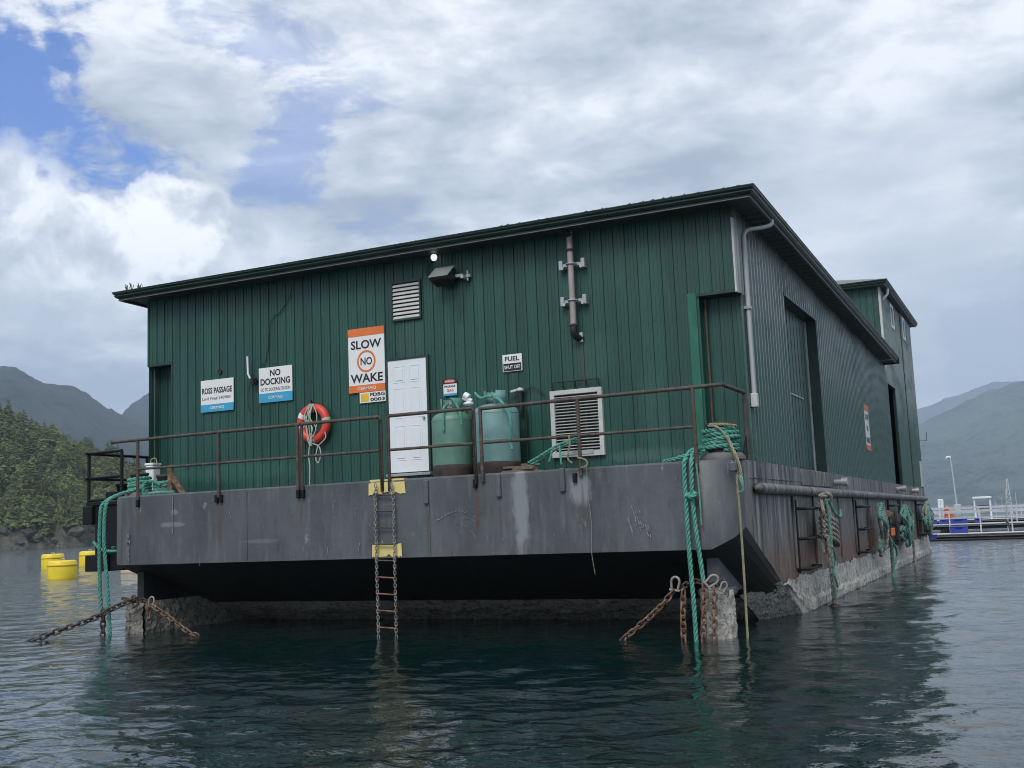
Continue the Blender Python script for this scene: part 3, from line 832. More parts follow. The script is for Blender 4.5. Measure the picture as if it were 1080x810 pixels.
# deck
mb = MB()
mb.add([(-11.55, FY+.03, DK), (-.42, FY+.03, DK)] + [(a[0]*.999, a[1]+.03, DK) for a in arcR[1:]] + [(HX1, 0, DK), (HX1, YE, dkz(YE)), (HX0, YE, dkz(YE)), (HX0, 0, DK)] + [(a[0]*.999, a[1]+.03, DK) for a in arcL[:0:-1]], [tuple(range(16))])
part(barge, 'deck', mb, m_deck)
# barnacle crust: rough shells along waterline
def crust(mb, P0, P1, Q0, Q1, nu, nv, amp, s_, edge=True, lift=0.0):
    def d(p, u, v):
        e = min(1, 6*min(v, 1-v)+.15) if edge else 1
        q = fbm(p.x, p.y, p.z, s_, 4)*.5+.55+.35*fn(p.x, p.y, p.z, s_*3.7)
        return amp*max(0.06, q)*e+lift
    grid(mb, P0, P1, Q0, Q1, nu, nv, d, False)
mb = MB()
def top_crust(y): return .74+.07*fn(y, 0, 0, 1.3)+.05*fn(y, 3, 0, 4)
ys = np.linspace(0.55, YE, 420); vs, fs = [], []
nz = 13
for y in ys:
    zt_ = top_crust(y)-.10; zl = max(-.25, 1.57-(y+.885)*.4425)
    zl = min(zl, zt_-.02)
    for j in range(nz+1):
        v = j/nz; z = zl+(zt_-zl)*v
        q = fbm(0, y, z, 1.6, 4)*.5+.5+.14*fn(1, y, z, 7)
        prof = .05*math.sin(min(1, v*1.05)*math.pi)**.5 if v < .97 else .015
        ledge = .06 if .30 < v < .52 else (.02 if v >= .9 else 0)
        vs.append((HX1+.012+prof*max(.1, q)+ledge*max(.2, q), y, z))
for i in range(len(ys)-1):
    for j in range(nz):
        a = i*(nz+1)+j; fs.append((a, a+nz+1, a+nz+2, a+1))
mb.add(vs, fs, False)
part(barge, 'barnacle_crust', mb, m_barn, 'stuff')
mb = MB()
# on the chine, below z .72
def lerp3(a, b_, t): return Vector(a).lerp(Vector(b_), t)
ca = lerp3((-.42, FY, ZB), (-.42, 3.0, -.5), .42); cb_ = lerp3(R0, (HX1, 3.85, -.5), .42)
crust(mb, cb_, ca, (HX1, 3.85, -.5), (-.42, 3.0, -.5), 26, 70, .04, 8, True, .055)
part(barge, 'barnacle_crust', mb, m_barn, 'stuff')
mb = MB()
ra = lerp3((-11.3, FY, ZB), (-11.3, 3.0, -.5), .475); rb = lerp3((-.42, FY, ZB), (-.42, 3.0, -.5), .475)
crust(mb, rb, ra, (-.42, 3.0, -.5), (-11.3, 3.0, -.5), 260, 20, .06, 3.2)
part(barge, 'barnacle_crust', mb, m_barnd, 'stuff')
# skegs under the rake: a long one at the left, a rounded post at the right
x0, x1, yf = -11.60, -11.22, -1.13
mb = MB()
yt = lambda z: FY+(ZB-z)/(ZB+.5)*4.365+.1
mb.add([(x0, yf, -.5), (x1, yf, -.5), (x1, yf, .60), (x0, yf, .60), (x0, 3.0, -.5), (x1, 3.0, -.5), (x1, yt(.60), .60), (x0, yt(.60), .60)],
       [(0, 1, 2, 3), (1, 5, 6, 2), (4, 0, 3, 7), (3, 2, 6, 7)])
mb.add([(x0+.10, yf+.12, .60), (x1-.12, yf+.12, .60), (x1-.12, yf+.12, ZB+.1), (x0+.10, yf+.12, ZB+.1), (x0+.10, 1.2, .60), (x1-.12, 1.2, .60), (x1-.12, .6, ZB+.1), (x0+.10, .6, ZB+.1)],
       [(0, 1, 2, 3), (1, 5, 6, 2), (4, 0, 3, 7)])
sk = part(barge, 'skeg', mb, m_under)
mb = MB()
crust(mb, (x0-.02, yf-.02, -.3), (x1+.03, yf-.02, -.3), (x0-.02, yf-.02, .58), (x1+.03, yf-.02, .58), 14, 26, .07, 7)
crust(mb, (x1+.01, yf-.02, -.3), (x1+.01, 2.9, -.3), (x1+.01, yf-.02, .58), (x1+.01, .9, .58), 90, 26, .07, 5)
crust(mb, (x0-.01, 2.9, -.3), (x0-.01, yf, -.3), (x0-.01, .9, .58), (x0-.01, yf, .58), 60, 16, .06, 5)
part(sk, 'barnacle_crust', mb, m_barnm, 'stuff')
mb = MB(); mb.box(-.46, -.29, -1.02, .3, .60, ZB+.02); mb.box(-.60, -.16, -1.10, -.5, .58, .70, .03)
sk = part(barge, 'skeg', mb, m_hull)
mb = MB(); vs = []; n, rows = 40, 26
for j in range(rows+1):
    z = -.35+1.02*j/rows
    for k in range(n):
        a = 2*math.pi*k/n
        q = 1+.16*fbm(math.cos(a)*1.2, math.sin(a)*1.2, z, 4, 4)+.05*fn(math.cos(a)*4, math.sin(a)*4, z*9)
        bul = 1+.08*math.sin((z+.35)*3.0)
        vs.append((-.365+.225*bul*q*math.cos(a), -.92+.26*bul*q*math.sin(a), z))
fs = [(j*n+k, j*n+(k+1) % n, (j+1)*n+(k+1) % n, (j+1)*n+k) for j in range(rows) for k in range(n)]
fs.append(tuple(range(rows*n, rows*n+n)))
mb.add(vs, fs)
part(sk, 'barnacle_crust', mb, m_barn, 'stuff')
# rub rail along the side
mb = MB()
yy = [-.38, -.30]+list(np.linspace(0, 26.6, 30))
mb.tube([(HX1+.07, y, 2.13-.0045*y) for y in yy], [.02, .075]+[.085]*30, 12)
part(barge, 'rub_rail', mb, m_hullside)
mb = MB(); mb.box(HX1-.01, HX1+.02, -.5, 3.6, 2.285, 2.30); part(barge, 'seam_lip', mb, m_hullside)
# raised coaming patch under the big door
mb = MB(); mb.box(HX1-.02, HX1+.03, 3.45, 6.6, 2.22, dkz(4)-.015, .01); part(barge, 'door_sill_plate', mb, m_hullside)
# brackets at the deck edge of the side
for (y, z, l) in ((7.1, 2.33, .30), (18.2, 2.30, .32), (22.7, 2.28, .2)):
    mb = MB(); mb.cyl((HX1-.02, y, z), (HX1+l*.7, y, z), .07, 12); mb.cyl((HX1+l*.5, y-.02, z), (HX1+l*.5+.12, y-.02, z), .095, 12)
    part(barge, 'deck_bracket', mb, m_galv)
mb = MB(); mb.box(HX1, HX1+.10, 18.15, 18.35, 1.55, 2.3, .01); part(barge, 'hanger_post', mb, m_hullside)
# stepped rungs of the side ladders
for y in (2.62, 9.55, 15.6, 23.2):
    mb = MB(); mb.box(HX1, HX1+.05, y-.05, y+.05, .70, 1.96, .01); part(barge, 'rung_post', mb, m_blackpipe)
    for z in (1.80, 1.28, .76):
        mb = MB(); mb.tube([(HX1+.02, y, z), (HX1+.17, y, z), (HX1+.19, y+.05, z), (HX1+.19, y+1.15, z), (HX1+.02, y+1.2, z)], .028, 8)
        part(barge, 'side_rung', mb, m_blackpipe)
# tabs and hooks on the bow plate
for (x, z0, z1, w) in ((-4.93, 2.12, 2.50, .085), (-3.62, 2.17, 2.53, .08), (-2.53, 2.20, 2.56, .085)):
    mb = MB(); mb.box(x-w/2, x+w/2, FY-.05, FY+.01, z0, z1, .012); part(barge, 'steel_tab', mb, m_hull)
for x in (-11.12, -9.25, -9.15, -7.46, -7.36, -4.03, -2.32):
    mb = MB(); mb.box(x-.03, x+.03, FY-.06, FY+.01, 2.33, 2.47, .01); part(barge, 'hook_tab', mb, m_blackpipe)
mb = MB(); mb.box(.02, .14, FY+.06, FY+.20, 2.36, 2.50, .02); part(barge, 'hook_tab', mb, m_hull)
# yellow paint patches behind the ladder
for (x0, x1, z0, z1, s_) in ((-6.03, -5.33, 2.31, DK-.04, 1), (-6.0, -5.43, 1.285, 1.49, 2)):
    mb = MB(); n = 22
    topp = [(x0+(x1-x0)*i/n+.02*fn(i, s_, 0, .7), z1+.018*fn(i, s_, 3, .6)) for i in range(n+1)]
    bot = [(x0+(x1-x0)*i/n+.02*fn(i, s_, 9, .7), z0+.06*max(0, fn(i, s_, 5, .35))+.03*fn(i, s_, 5, .9)+(.05*abs(i/n-.5)*0)) for i in range(n+1)]
    vs = [(p[0], FY-.016, p[1]) for p in topp]+[(p[0], FY-.016, p[1]) for p in bot]
    vs += [(v[0], FY+.01, v[2]) for v in vs]
    fs = [(i, n+1+i, n+2+i, i+1) for i in range(n)]
    m_ = 2*n+2
    fs += [(i, i+1, i+1+m_, i+m_) for i in range(n)]+[(n+1+i+1, n+1+i, n+1+i+m_, n+2+i+m_) for i in range(n)]
    mb.add(vs, fs); part(barge, 'yellow_paint_patch', mb, m_yellow)
mb = MB(); mb.box(-6.02, -5.36, FY-.0, FY+.12, DK-.02, DK+.012); part(barge, 'yellow_paint_patch', mb, m_yellow)
# pale scuffs, drips and chalk marks on bow plate
m_scuff = mat('pale_scuffs', (.20, .215, .225), .7, 0, .4, 12, (1, 1, 1), 0, 20, [((.10, .11, .12), 30, (1, 1, 1), .48, .56, .9)])
mb = MB()
def scuff(pts, w, yo=-.014):
    pts = [Vector(p) for p in pts]
    for i in range(len(pts)-1):
        a, c_ = pts[i], pts[i+1]
        d = (c_-a); nrm = Vector((-d.z, 0, d.x)).normalized()
        wa = w*(.6+.7*random.random()); wb_ = w*(.6+.7*random.random())
        mb.add([(a+nrm*wa)[:], (a-nrm*wa)[:], (c_-nrm*wb_)[:], (c_+nrm*wb_)[:]], [(0, 1, 2, 3)])
YS = FY-.017
scuff([(-10.28, YS, 2.50), (-10.28, YS, 2.2), (-10.29, YS, 1.95), (-10.29, YS, 1.82)], .010)
scuff([(-11.05, YS, 2.33), (-11.05, YS, 2.15)], .008)
for k in range(9):
    a = k/8
    scuff([(-4.75+.5*a+.02*random.random(), YS, 1.85+.12*math.sin(a*2.2)), (-4.70+.5*a, YS, 1.87+.12*math.sin(a*2.2))], .007)
for c0, rr in ((-4.35, .42), (-4.22, .5)):
    for k in range(14):
        a0 = .3+k*.085
        if random.random() < .3: continue
        scuff([(c0+rr*math.cos(a0)-.1, YS, 1.38+rr*math.sin(a0)), (c0+rr*math.cos(a0+.07)-.1, YS, 1.38+rr*math.sin(a0+.07))], .006)
for k in range(16):
    x = random.uniform(-11.4, -.6); z = random.uniform(1.35, 2.4); d = random.uniform(.03, .16); s_ = random.uniform(-.5, .5)
    scuff([(x, YS, z), (x+d*s_*.5, YS, z-d*.5), (x+d*s_, YS, z-d)], random.uniform(.003, .008))
for k in range(7):
    x = -1.50+.045*k+random.uniform(-.02, .02); z = random.uniform(1.75, 2.05)
    scuff([(x, YS, z), (x+.05, YS, z-.18), (x+.07, YS, z-.3)], .009)
part(barge, 'scuff_marks', mb, m_scuff, 'stuff')
# draught marks at the bow's left end
mb = MB()
for k, (tx, z) in enumerate((('8', 1.80), ('M', 1.69), ('6', 1.585), ('4', 1.475), ('2', 1.36))):
    q = shifted(text_mesh(tx, .12, None, .02, .001), -11.36, FY-.017, z); mb.add(q.v, q.f)
part(barge, 'draught_marks', mb, m_scuff)

# ------------------------------------------------------------------ the building
ZT, ZA = 6.60, 5.25
bw = 12.2
BD = 18.9
bld = thing('warehouse_building', 'long dark green metal shed with ribbed walls standing on the barge', 'building', (-6, 0, 2.55))
def soff(y): return ZT-.024*max(0, y)      # the side eave falls a little towards the stern
# sheet strips of the front wall
PW = bw/60
def panel_mesh(z0, z1, w=PW):
    mb = MB()
    prof = [(0, .0), (.004, -.020), (.020, -.020), (.028, 0), (w*.42, 0), (w*.43, -.004), (w*.46, -.004), (w*.47, 0), (w*.72, 0), (w*.73, -.004), (w*.76, -.004), (w*.77, 0), (w-.004, 0)]
    n = len(prof)
    lv = np.linspace(z0, z1, 5)
    vs = [(p[0], p[1], z) for z in lv for p in prof]
    fs = [(k*n+i, k*n+i+1, (k+1)*n+i+1, (k+1)*n+i) for k in range(4) for i in range(n-1)]
    mb.add(vs, fs)
    return mb
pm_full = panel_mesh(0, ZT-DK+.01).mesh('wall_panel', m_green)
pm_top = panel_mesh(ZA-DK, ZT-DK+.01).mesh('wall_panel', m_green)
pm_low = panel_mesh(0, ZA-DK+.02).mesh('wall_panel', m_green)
org = Vector(bld.location)
AL, AR = -bw+.62, -.655
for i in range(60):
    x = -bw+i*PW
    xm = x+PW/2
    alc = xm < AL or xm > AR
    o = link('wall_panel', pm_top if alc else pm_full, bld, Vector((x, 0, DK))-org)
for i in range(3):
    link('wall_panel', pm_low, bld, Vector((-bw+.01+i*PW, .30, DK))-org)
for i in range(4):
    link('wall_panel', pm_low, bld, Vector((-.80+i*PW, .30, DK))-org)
# screws
mb = MB()
for i in range(60):
    x = -bw+i*PW+.055
    for z in (3.25, 4.05, 4.9, 5.75):
        if (x < AL or x > AR) and z < ZA: continue
        zz_ = z+.02*math.sin(i*1.7); mb.box(x-.007, x+.007, -.006, .001, zz_-.007, zz_+.007)
part(bld, 'wall_screws', mb, m_black, 'stuff')
# structure behind the sheets
mb = MB()
mb.box(-bw+.05, -.45, .345, BD, DK+.01, ZT-.45)
mb.box(AL+.03, AR-.03, .02, .34, DK+.012, ZA-.003)
mb.box(-bw+.03, -.03, .02, .34, ZA+.02, ZT-.02)
part(bld, 'wall_core', mb, m_darkgap)
# alcove soffits and jambs
mb = MB(); mb.box(-bw, AL-.0, -.02, .33, ZA-.03, ZA+.018); part(bld, 'alcove_soffit', mb, m_trim)
mb = MB(); mb.box(AR-.0, .0, -.02, .33, ZA-.03, ZA+.018); part(bld, 'alcove_soffit', mb, m_trim)
mb = MB(); mb.box(AL-.0, AL+.03, -.005, .30, DK+.005, ZA-.035); part(bld, 'alcove_jamb', mb, m_trim)
mb = MB(); mb.box(AR-.14, AR+.006, -.028, .0, DK+.01, ZA+.03, .006); mb.box(AR-.03, AR+.006, .0, .295, DK+.01, ZA-.035); part(bld, 'green_jamb', mb, m_jamb)
mb = MB(); mb.cyl((AR+.085, .20, DK+.02), (AR+.085, .20, ZA-.04), .022, 8); part(bld, 'alcove_conduit', mb, m_rustpipe)
mb = MB(); mb.box(AR+.03, AR+.15, .255, .275, DK+.02, 3.02); part(bld, 'rusty_kick_plate', mb, m_rust)
# corner trims
mb = MB(); mb.prism([(-.012, -.028), (.016, -.028), (.016, .11), (.004, .11), (.004, -.016), (-.012, -.016)], 2, ZA-.03, ZT-.18); part(bld, 'corner_trim', mb, m_offwhite)
mb = MB(); mb.box(-bw-.014, -bw+.002, -.026, .10, ZA-.03, ZT-.01); part(bld, 'corner_trim', mb, m_green)
mb = MB(); mb.box(-.012, .018, .285, .36, DK+.01, ZA-.035); part(bld, 'corner_trim', mb, m_side)
# side cladding, corrugated
def corr(y0, y1, z0f, z1f, x=0.0, pitch=.225, d=.045, sgn=1):
    mb = MB(); prof = []
    y = y0
    while y < y1-.01:
        for (a, h) in ((0, 0), (.42, 0), (.5, d), (.72, d), (.80, 0)):
            if y+a*pitch < y1: prof.append((y+a*pitch, h))
        y += pitch
    prof.append((y1, 0))
    n = len(prof)
    vs = [(x+sgn*h, yy_, z0f(yy_)) for yy_, h in prof]+[(x+sgn*h, yy_, z1f(yy_)) for yy_, h in prof]
    mb.add(vs, [(i, i+1, n+i+1, n+i) if sgn > 0 else (i+1, i, n+i, n+i+1) for i in range(n-1)])
    return mb
lo = lambda y: dkz(y)+.01
D1a, D1b, D1z = 3.62, 6.78, 5.78
D2a, D2b, D2z = 18.9, 20.95, 5.62
for (y0, y1, f0, f1) in ((.36, D1a, lo, soff), (-.0, .36, lambda y: ZA-.03, soff), (D1a, D1b, lambda y: D1z, soff), (D1b, D2a, lo, soff)):
    part(bld, 'side_cladding', corr(y0, y1, f0, lambda y: f1(y)+.02), m_side, 'stuff')
part(bld, 'side_cladding', corr(.0, BD, lo, lambda y: soff(y)+.02, -bw, .225, .03, -1), m_side, 'stuff')
mb = MB(); mb.box(-bw+.02, -.02, .35, BD-.02, ZT-.46, ZT-.455); part(bld, 'ceiling_sheet', mb, m_darkgap)
# big sliding door in the side wall
mb = MB()
mb.box(-.20, .035, D1b-.004, D1b+.05, DK-.02, D1z+.0); mb.box(-.20, .035, D1a-.05, D1b+.05, D1z, D1z+.06); mb.box(-.20, .02, D1a-.04, D1a, DK-.02, D1z)
part(bld, 'door_frame', mb, m_trim)
dr = part(bld, 'sliding_door', MB().box(-.24, -.19, D1a, D1b-.0, DK-.01, D1z+.0), m_leafdoor)
mb = MB()
mb.box(-.195, -.165, D1b-.16, D1b-.06, DK, D1z-.02)
part(dr, 'door_edge', mb, m_galv)
mb = MB()
for y in np.arange(D1a+.2, D1b-.2, .32): mb.box(-.192, -.182, y, y+.02, DK+.02, D1z-.03)
part(dr, 'door_rib', mb, m_leafdoor, 'stuff')
mb = MB(); mb.box(-.19, -.17, D1a+.7, D1a+2.3, 4.02, 4.05); part(dr, 'scratch_bar', mb, m_galv)
# roof, soffit, gutter
EF, ES, EL, YR = -.45, .40, -bw-.36, 18.35
def esz(y): return soff(y)
mb = MB()
mb.add([(EL, EF, ZT), (ES, EF, ZT), (ES, .0, ZT), (EL, .0, ZT)], [(0, 3, 2, 1)])
mb.add([(0, 0, ZT), (ES, 0, ZT), (ES, YR, esz(YR)), (0, YR, esz(YR))], [(0, 3, 2, 1)])
mb.add([(-bw, 0, ZT), (EL, 0, ZT), (EL, YR, esz(YR)), (-bw, YR, esz(YR))], [(0, 1, 2, 3)])
part(bld, 'soffit', mb, m_soffit)
mb = MB()
for x in np.arange(EL+.1, ES, .3): mb.box(x, x+.012, EF+.02, -.02, ZT-.006, ZT+.002)
for y in np.arange(.3, YR, .3): mb.box(.02, ES-.02, y, y+.012, esz(y)-.006, esz(y)+.002)
part(bld, 'soffit_seams', mb, m_trim, 'stuff')
def sweep(mb, path, prof, outs):
    """profile (out, up) swept along path; outs = outward mitred directions"""
    n = len(prof); vs = []
    for p, o_ in zip(path, outs):
        for (a, h) in prof: vs.append(Vector(p)+Vector(o_)*a+Vector((0, 0, h)))
    fs = []
    for k in range(len(path)-1):
        for i in range(n-1): fs.append((k*n+i, k*n+i+1, (k+1)*n+i+1, (k+1)*n+i))
    mb.add(vs, fs)
    for k in (0, len(path)-1):
        mb.add(vs[k*n:(k+1)*n], [tuple(range(n))])
path = [(EL, YR, esz(YR)), (EL, EF, ZT), (ES, EF, ZT), (ES, YR, esz(YR))]
outs = [(-1, 0, 0), (-1, -1, 0), (1, -1, 0), (1, 0, 0)]
gp = [(-.02, -.005), (.0, -.03), (.012, -.005), (.012, .015), (.05, .03), (.075, .06), (.075, .075), (.06, .08), (.095, .11), (.10, .135), (.085, .14), (.07, .12)]
mb = MB(); sweep(mb, path, gp, outs)
g_ = part(bld, 'gutter', mb, m_fascia)
mb = MB(); sweep(mb, path, [(-.03, -.012), (-.03, -.022), (.016, -.026), (.016, -.012)], outs); part(bld, 'fascia_edge', mb, m_lip)
mb = MB(); sweep(mb, path, [(.085, .136), (.108, .138), (.108, .150), (.085, .150)], outs); part(g_, 'gutter_bead', mb, m_trim)
# roof sheets: low hip, corrugated edge
mb = MB()
h_ = 1.05; rdg0, rdg1 = (-6.1, 6.2, ZT+.17+h_), (-6.1, YR, ZT+.17+h_-.4)
e0, e1, e2, e3 = (EL-.09, EF-.09, ZT+.15), (ES+.09, EF-.09, ZT+.15), (ES+.09, YR, esz(YR)+.15), (EL-.09, YR, esz(YR)+.15)
mb.add([e0, e1, e2, e3, rdg0, rdg1], [(0, 1, 4), (1, 2, 5, 4), (3, 0, 4, 5), (2, 3, 5)])
part(bld, 'roof', mb, m_roof)
mb = MB()
x = EL
while x < ES:
    if x > -8.4 or random.random() < .3:
        w = random.uniform(.05, .13); h2 = random.uniform(.008, .03)*(1.3 if x > -4 else .9)
        mb.add([(x, EF-.085, ZT+.148), (x+w, EF-.085, ZT+.148), (x+w*.6, EF-.05, ZT+.15+h2), (x+w*.5, EF+.06, ZT+.155)], [(0, 1, 2), (1, 3, 2), (0, 2, 3)])
    x += random.uniform(.05, .16)
for x in (-12.3, -12.18, -12.0, -11.95):
    for k in range(4):
        a = random.uniform(-.5, .5); l = random.uniform(.08, .2)
        mb.add([(x, EF-.05, ZT+.12), (x+.012, EF-.05, ZT+.12), (x+a*l, EF-.05+a*.05, ZT+.12+l), (x+a*l+.03, EF-.05, ZT+.12+l*.8)], [(0, 1, 2), (1, 3, 2)])
part(bld, 'gutter_moss', mb, m_moss, 'stuff')
# eave end cap at the stern end
mb = MB(); mb.box(.0, ES+.10, YR-.0, YR+.03, esz(YR)-.04, esz(YR)+.16); part(bld, 'eave_end_cap', mb, m_fascia)
mb = MB(); mb.box(.01, ES+.05, YR-1.3, YR-1.24, esz(YR)-.06, esz(YR)-.045); part(bld, 'eave_strap', mb, m_galv)
# downspout on the corner
mb = MB()
dsp = spline([(ES+.02, 1.05, 6.56), (ES+.0, 1.0, 6.47), (ES-.12, .82, 6.40), (.13, .56, 6.33), (.075, .46, 6.24), (.07, .42, 6.1)], 6)+[(.07, .42, 3.56)]
mb.tube(dsp, .036, 10)
ds_ = part(bld, 'downspout', mb, m_spout)
mb = MB(); mb.box(.02, .125, .36, .48, 3.42, 3.64, .01); part(ds_, 'downspout_shoe', mb, m_offwhite)
mb = MB(); mb.box(.02, .12, .36, .48, 5.0, 5.05); part(ds_, 'pipe_strap', mb, m_galv)

# upper block behind
TY0, TY1, TZ = 18.95, 27.3, 8.72
tw = thing('control_cabin', 'taller green block rising at the stern end of the shed', 'building', (-6, 23, 2.5))
mb = MB(); mb.box(-bw+.05, -.9, TY0+.05, TY1-.05, dkz(20)+.01, TZ-.02); part(tw, 'wall_core', mb, m_darkgap)
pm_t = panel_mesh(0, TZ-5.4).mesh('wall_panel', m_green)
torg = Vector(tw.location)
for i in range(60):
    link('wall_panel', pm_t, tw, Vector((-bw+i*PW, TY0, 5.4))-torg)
part(tw, 'side_cladding', corr(D2b, 24.2, lo, lambda y: TZ), m_side, 'stuff')
part(tw, 'side_cladding', corr(TY0, D2b, lambda y: D2z, lambda y: TZ), m_side, 'stuff')
part(tw, 'side_cladding', corr(24.2, TY1, lo, lambda y: TZ, .05), m_side, 'stuff')
mb = MB(); mb.box(-.02, .06, 24.14, 24.22, dkz(24)+.02, 7.9); part(tw, 'corner_trim', mb, m_trim)
mb = MB(); mb.box(-bw, .05, TY1-.02, TY1+.02, dkz(27), TZ); part(tw, 'stern_wall', mb, m_green)
mb = MB(); mb.box(-.02, .045, TY0-.035, TY0+.09, 6.0, TZ-.02); part(tw, 'corner_trim', mb, m_offwhite)
mb = MB(); mb.box(-.055, .03, D2b-.0, D2b+.06, dkz(20), D2z); mb.box(-.05, .03, TY0, D2b+.06, D2z, D2z+.06); part(tw, 'door_frame', mb, m_trim)
mb = MB(); mb.box(.0, .13, TY1-.9, TY1-.35, 3.4, 2.45, .01); part(tw, 'meter_box', mb, m_offwhite)
mb = MB(); mb.tube([(.05, TY1-.1, 4.2), (.35, TY1-.1, 4.2), (.37, TY1-.1, 4.5)], .012, 6); part(tw, 'wire_bracket', mb, m_black)
for (y0, y1) in ((21.35, 22.2), (24.45, 25.2)):
    xx = .05 if y0 > 24 else .0
    w_ = part(tw, 'window', MB().box(xx+.0, xx+.028, y0+.1, y1-.1, 7.85, 8.48), mat('window_glass', (.35, .38, .40), .12))
    mb = MB()
    for (a, b_, c_, d) in ((y0, y0+.1, 7.75, 8.58), (y1-.1, y1, 7.75, 8.58), (y0+.1, y1-.1, 7.75, 7.85), (y0+.1, y1-.1, 8.48, 8.58)): mb.box(xx+.0, xx+.06, a, b_, c_, d)
    part(w_, 'window_frame', mb, m_white)
tE = .22
mb = MB(); mb.box(-bw-tE, tE, TY0-.30, TY1+.9, TZ-.0, TZ+.03); part(tw, 'soffit', mb, m_soffit)
tp = [(-bw-tE, TY1+.9, TZ), (-bw-tE, TY0-.30, TZ), (tE, TY0-.30, TZ), (tE, TY1+.9, TZ)]
mb = MB(); sweep(mb, tp, gp, outs); part(tw, 'gutter', mb, m_fascia)
mb = MB()
mb.add([(-bw-tE-.09, TY0-.39, TZ+.14), (tE+.09, TY0-.39, TZ+.14), (tE+.09, TY1+.98, TZ+.14), (-bw-tE-.09, TY1+.98, TZ+.14), (-3.6, TY0+3.6, TZ+1.25), (-8.6, TY0+3.6, TZ+1.25), (-3.6, TY1-2, TZ+1.25), (-8.6, TY1-2, TZ+1.25)],
       [(0, 1, 4, 5), (1, 2, 6, 4), (2, 3, 7, 6), (3, 0, 5, 7), (4, 6, 7, 5)])
part(tw, 'roof', mb, m_roof)
mb = MB(); mb.tube([(tE, TY0+.5, TZ-.02), (tE-.02, TY0+.5, TZ-.2), (.06, TY0+.45, TZ-.34), (.06, TY0+.45, TZ-.40)], .045, 8); part(tw, 'downspout', mb, m_white)
# dark doorway between the two blocks
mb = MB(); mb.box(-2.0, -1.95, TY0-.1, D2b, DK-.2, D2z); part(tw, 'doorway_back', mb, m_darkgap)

# ------------------------------------------------------------------ fittings on the front wall
# front white door
x0 = -6.446
d_ = thing('white_door', 'white six panel door in the green front wall', 'door', (x0+.4, 0, 2.72))
mb = MB()
z0 = 2.73; z1 = z0+2.03; x1 = x0+.81
mb.box(x0-.045, x0, -.05, .01, z0-.02, z1+.035); mb.box(x1, x1+.045, -.05, .01, z0-.02, z1+.035); mb.box(x0, x1, -.05, .01, z1, z1+.035)
part(d_, 'door_frame', mb, m_trim)
leaf = part(d_, 'door_leaf', MB().box(x0+.003, x1-.003, -.036, .005, z0, z1-.003, .004), m_white)
for (za, zb) in ((1.62, 1.90), (.98, 1.50), (.22, .82)):
    for (xa, xb) in ((.13, .35), (.46, .68)):
        mb = MB()
        X0, X1, Z0, Z1 = x0+xa, x0+xb, z0+za, z0+zb
        r1 = [(X0, -.037, Z0), (X1, -.037, Z0), (X1, -.037, Z1), (X0, -.037, Z1)]
        r2 = [(X0+.018, -.029, Z0+.018), (X1-.018, -.029, Z0+.018), (X1-.018, -.029, Z1-.018), (X0+.018, -.029, Z1-.018)]
        r3 = [(X0+.030, -.029, Z0+.030), (X1-.030, -.029, Z0+.030), (X1-.030, -.029, Z1-.030), (X0+.030, -.029, Z1-.030)]
        r4 = [(X0+.048, -.043, Z0+.048), (X1-.048, -.043, Z0+.048), (X1-.048, -.043, Z1-.048), (X0+.048, -.043, Z1-.048)]
        mb.box(X0-.008, X1+.008, -.041, -.035, Z0-.008, Z0); mb.box(X0-.008, X1+.008, -.041, -.035, Z1, Z1+.008)
        mb.box(X0-.008, X0, -.041, -.035, Z0, Z1); mb.box(X1, X1+.008, -.041, -.035, Z0, Z1)
        mb.box(X0+.03, X1-.03, -.044, -.035, Z0+.03, Z1-.03, .012)
        part(leaf, 'raised_panel', mb, m_white)
mb = MB(); mb.box(x0-.05, x1+.05, -.10, -.0, z0-.07, z0-.022, .006); part(d_, 'threshold', mb, m_galv)
mb = MB(); mb.cyl((x0+.74, -.04, z0+.95), (x0+.74, -.085, z0+.95), .022, 10); part(leaf, 'door_knob', mb, m_galv)

# upper louvre vent
def louvre(name, label, x0, x1, z0, z1, n, fr, y, frame_m, slat_m, back):
    v = thing(name, label, 'vent', ((x0+x1)/2, 0, z0))
    mb = MB()
    for (a, b_, c_, d) in ((x0, x0+fr, z0, z1), (x1-fr, x1, z0, z1), (x0+fr, x1-fr, z0, z0+fr), (x0+fr, x1-fr, z1-fr, z1)): mb.box(a, b_, y, .0, c_, d, .004)
    part(v, 'vent_frame', mb, frame_m)
    part(v, 'vent_back', MB().box(x0+fr, x1-fr, -.012, -.004, z0+fr, z1-fr), back)
    ih = (z1-z0-2*fr)/n
    s_ = MB(); hk = .66 if n < 12 else .36
    s_.prism([(y+.008, 0), (y+.012, -.006), (-.015, ih*(hk-.06)), (-.02, ih*hk)], 0, 0, x1-x0-2*fr-.004)
    me = s_.mesh('slat', slat_m)
    for k in range(n):
        link('slat', me, v, Vector((x0+fr+.002, 0, z0+fr+ih*(k+.12)))-Vector(v.location))
    return v
louvre('louvre_vent', 'small pale louvred vent high on the wall above the white door', -6.33, -5.70, 5.47, 6.20, 9, .035, -.055, m_trim, m_offwhite, m_darkgap)
v = louvre('louvre_vent', 'large pale framed louvre vent low on the wall behind the railing', -3.25, -2.32, 2.80, 3.92, 19, .075, -.075, m_offwhite, m_offwhite, m_darkgap)
mb = MB()
for x in np.linspace(-3.2, -2.36, 5): mb.tube([(x, -.01, 3.93), (x, -.07, 3.97), (x, -.07, 4.06)], .010, 6)
mb.tube([(-3.2, -.07, 4.06), (-2.36, -.07, 4.06)], .010, 6)
part(v, 'wire_rack', mb, m_black)
mb = MB(); mb.box(-3.1, -2.5, -.085, -.07, 2.83, 2.90, .004); part(v, 'bottom_plate', mb, m_galv)

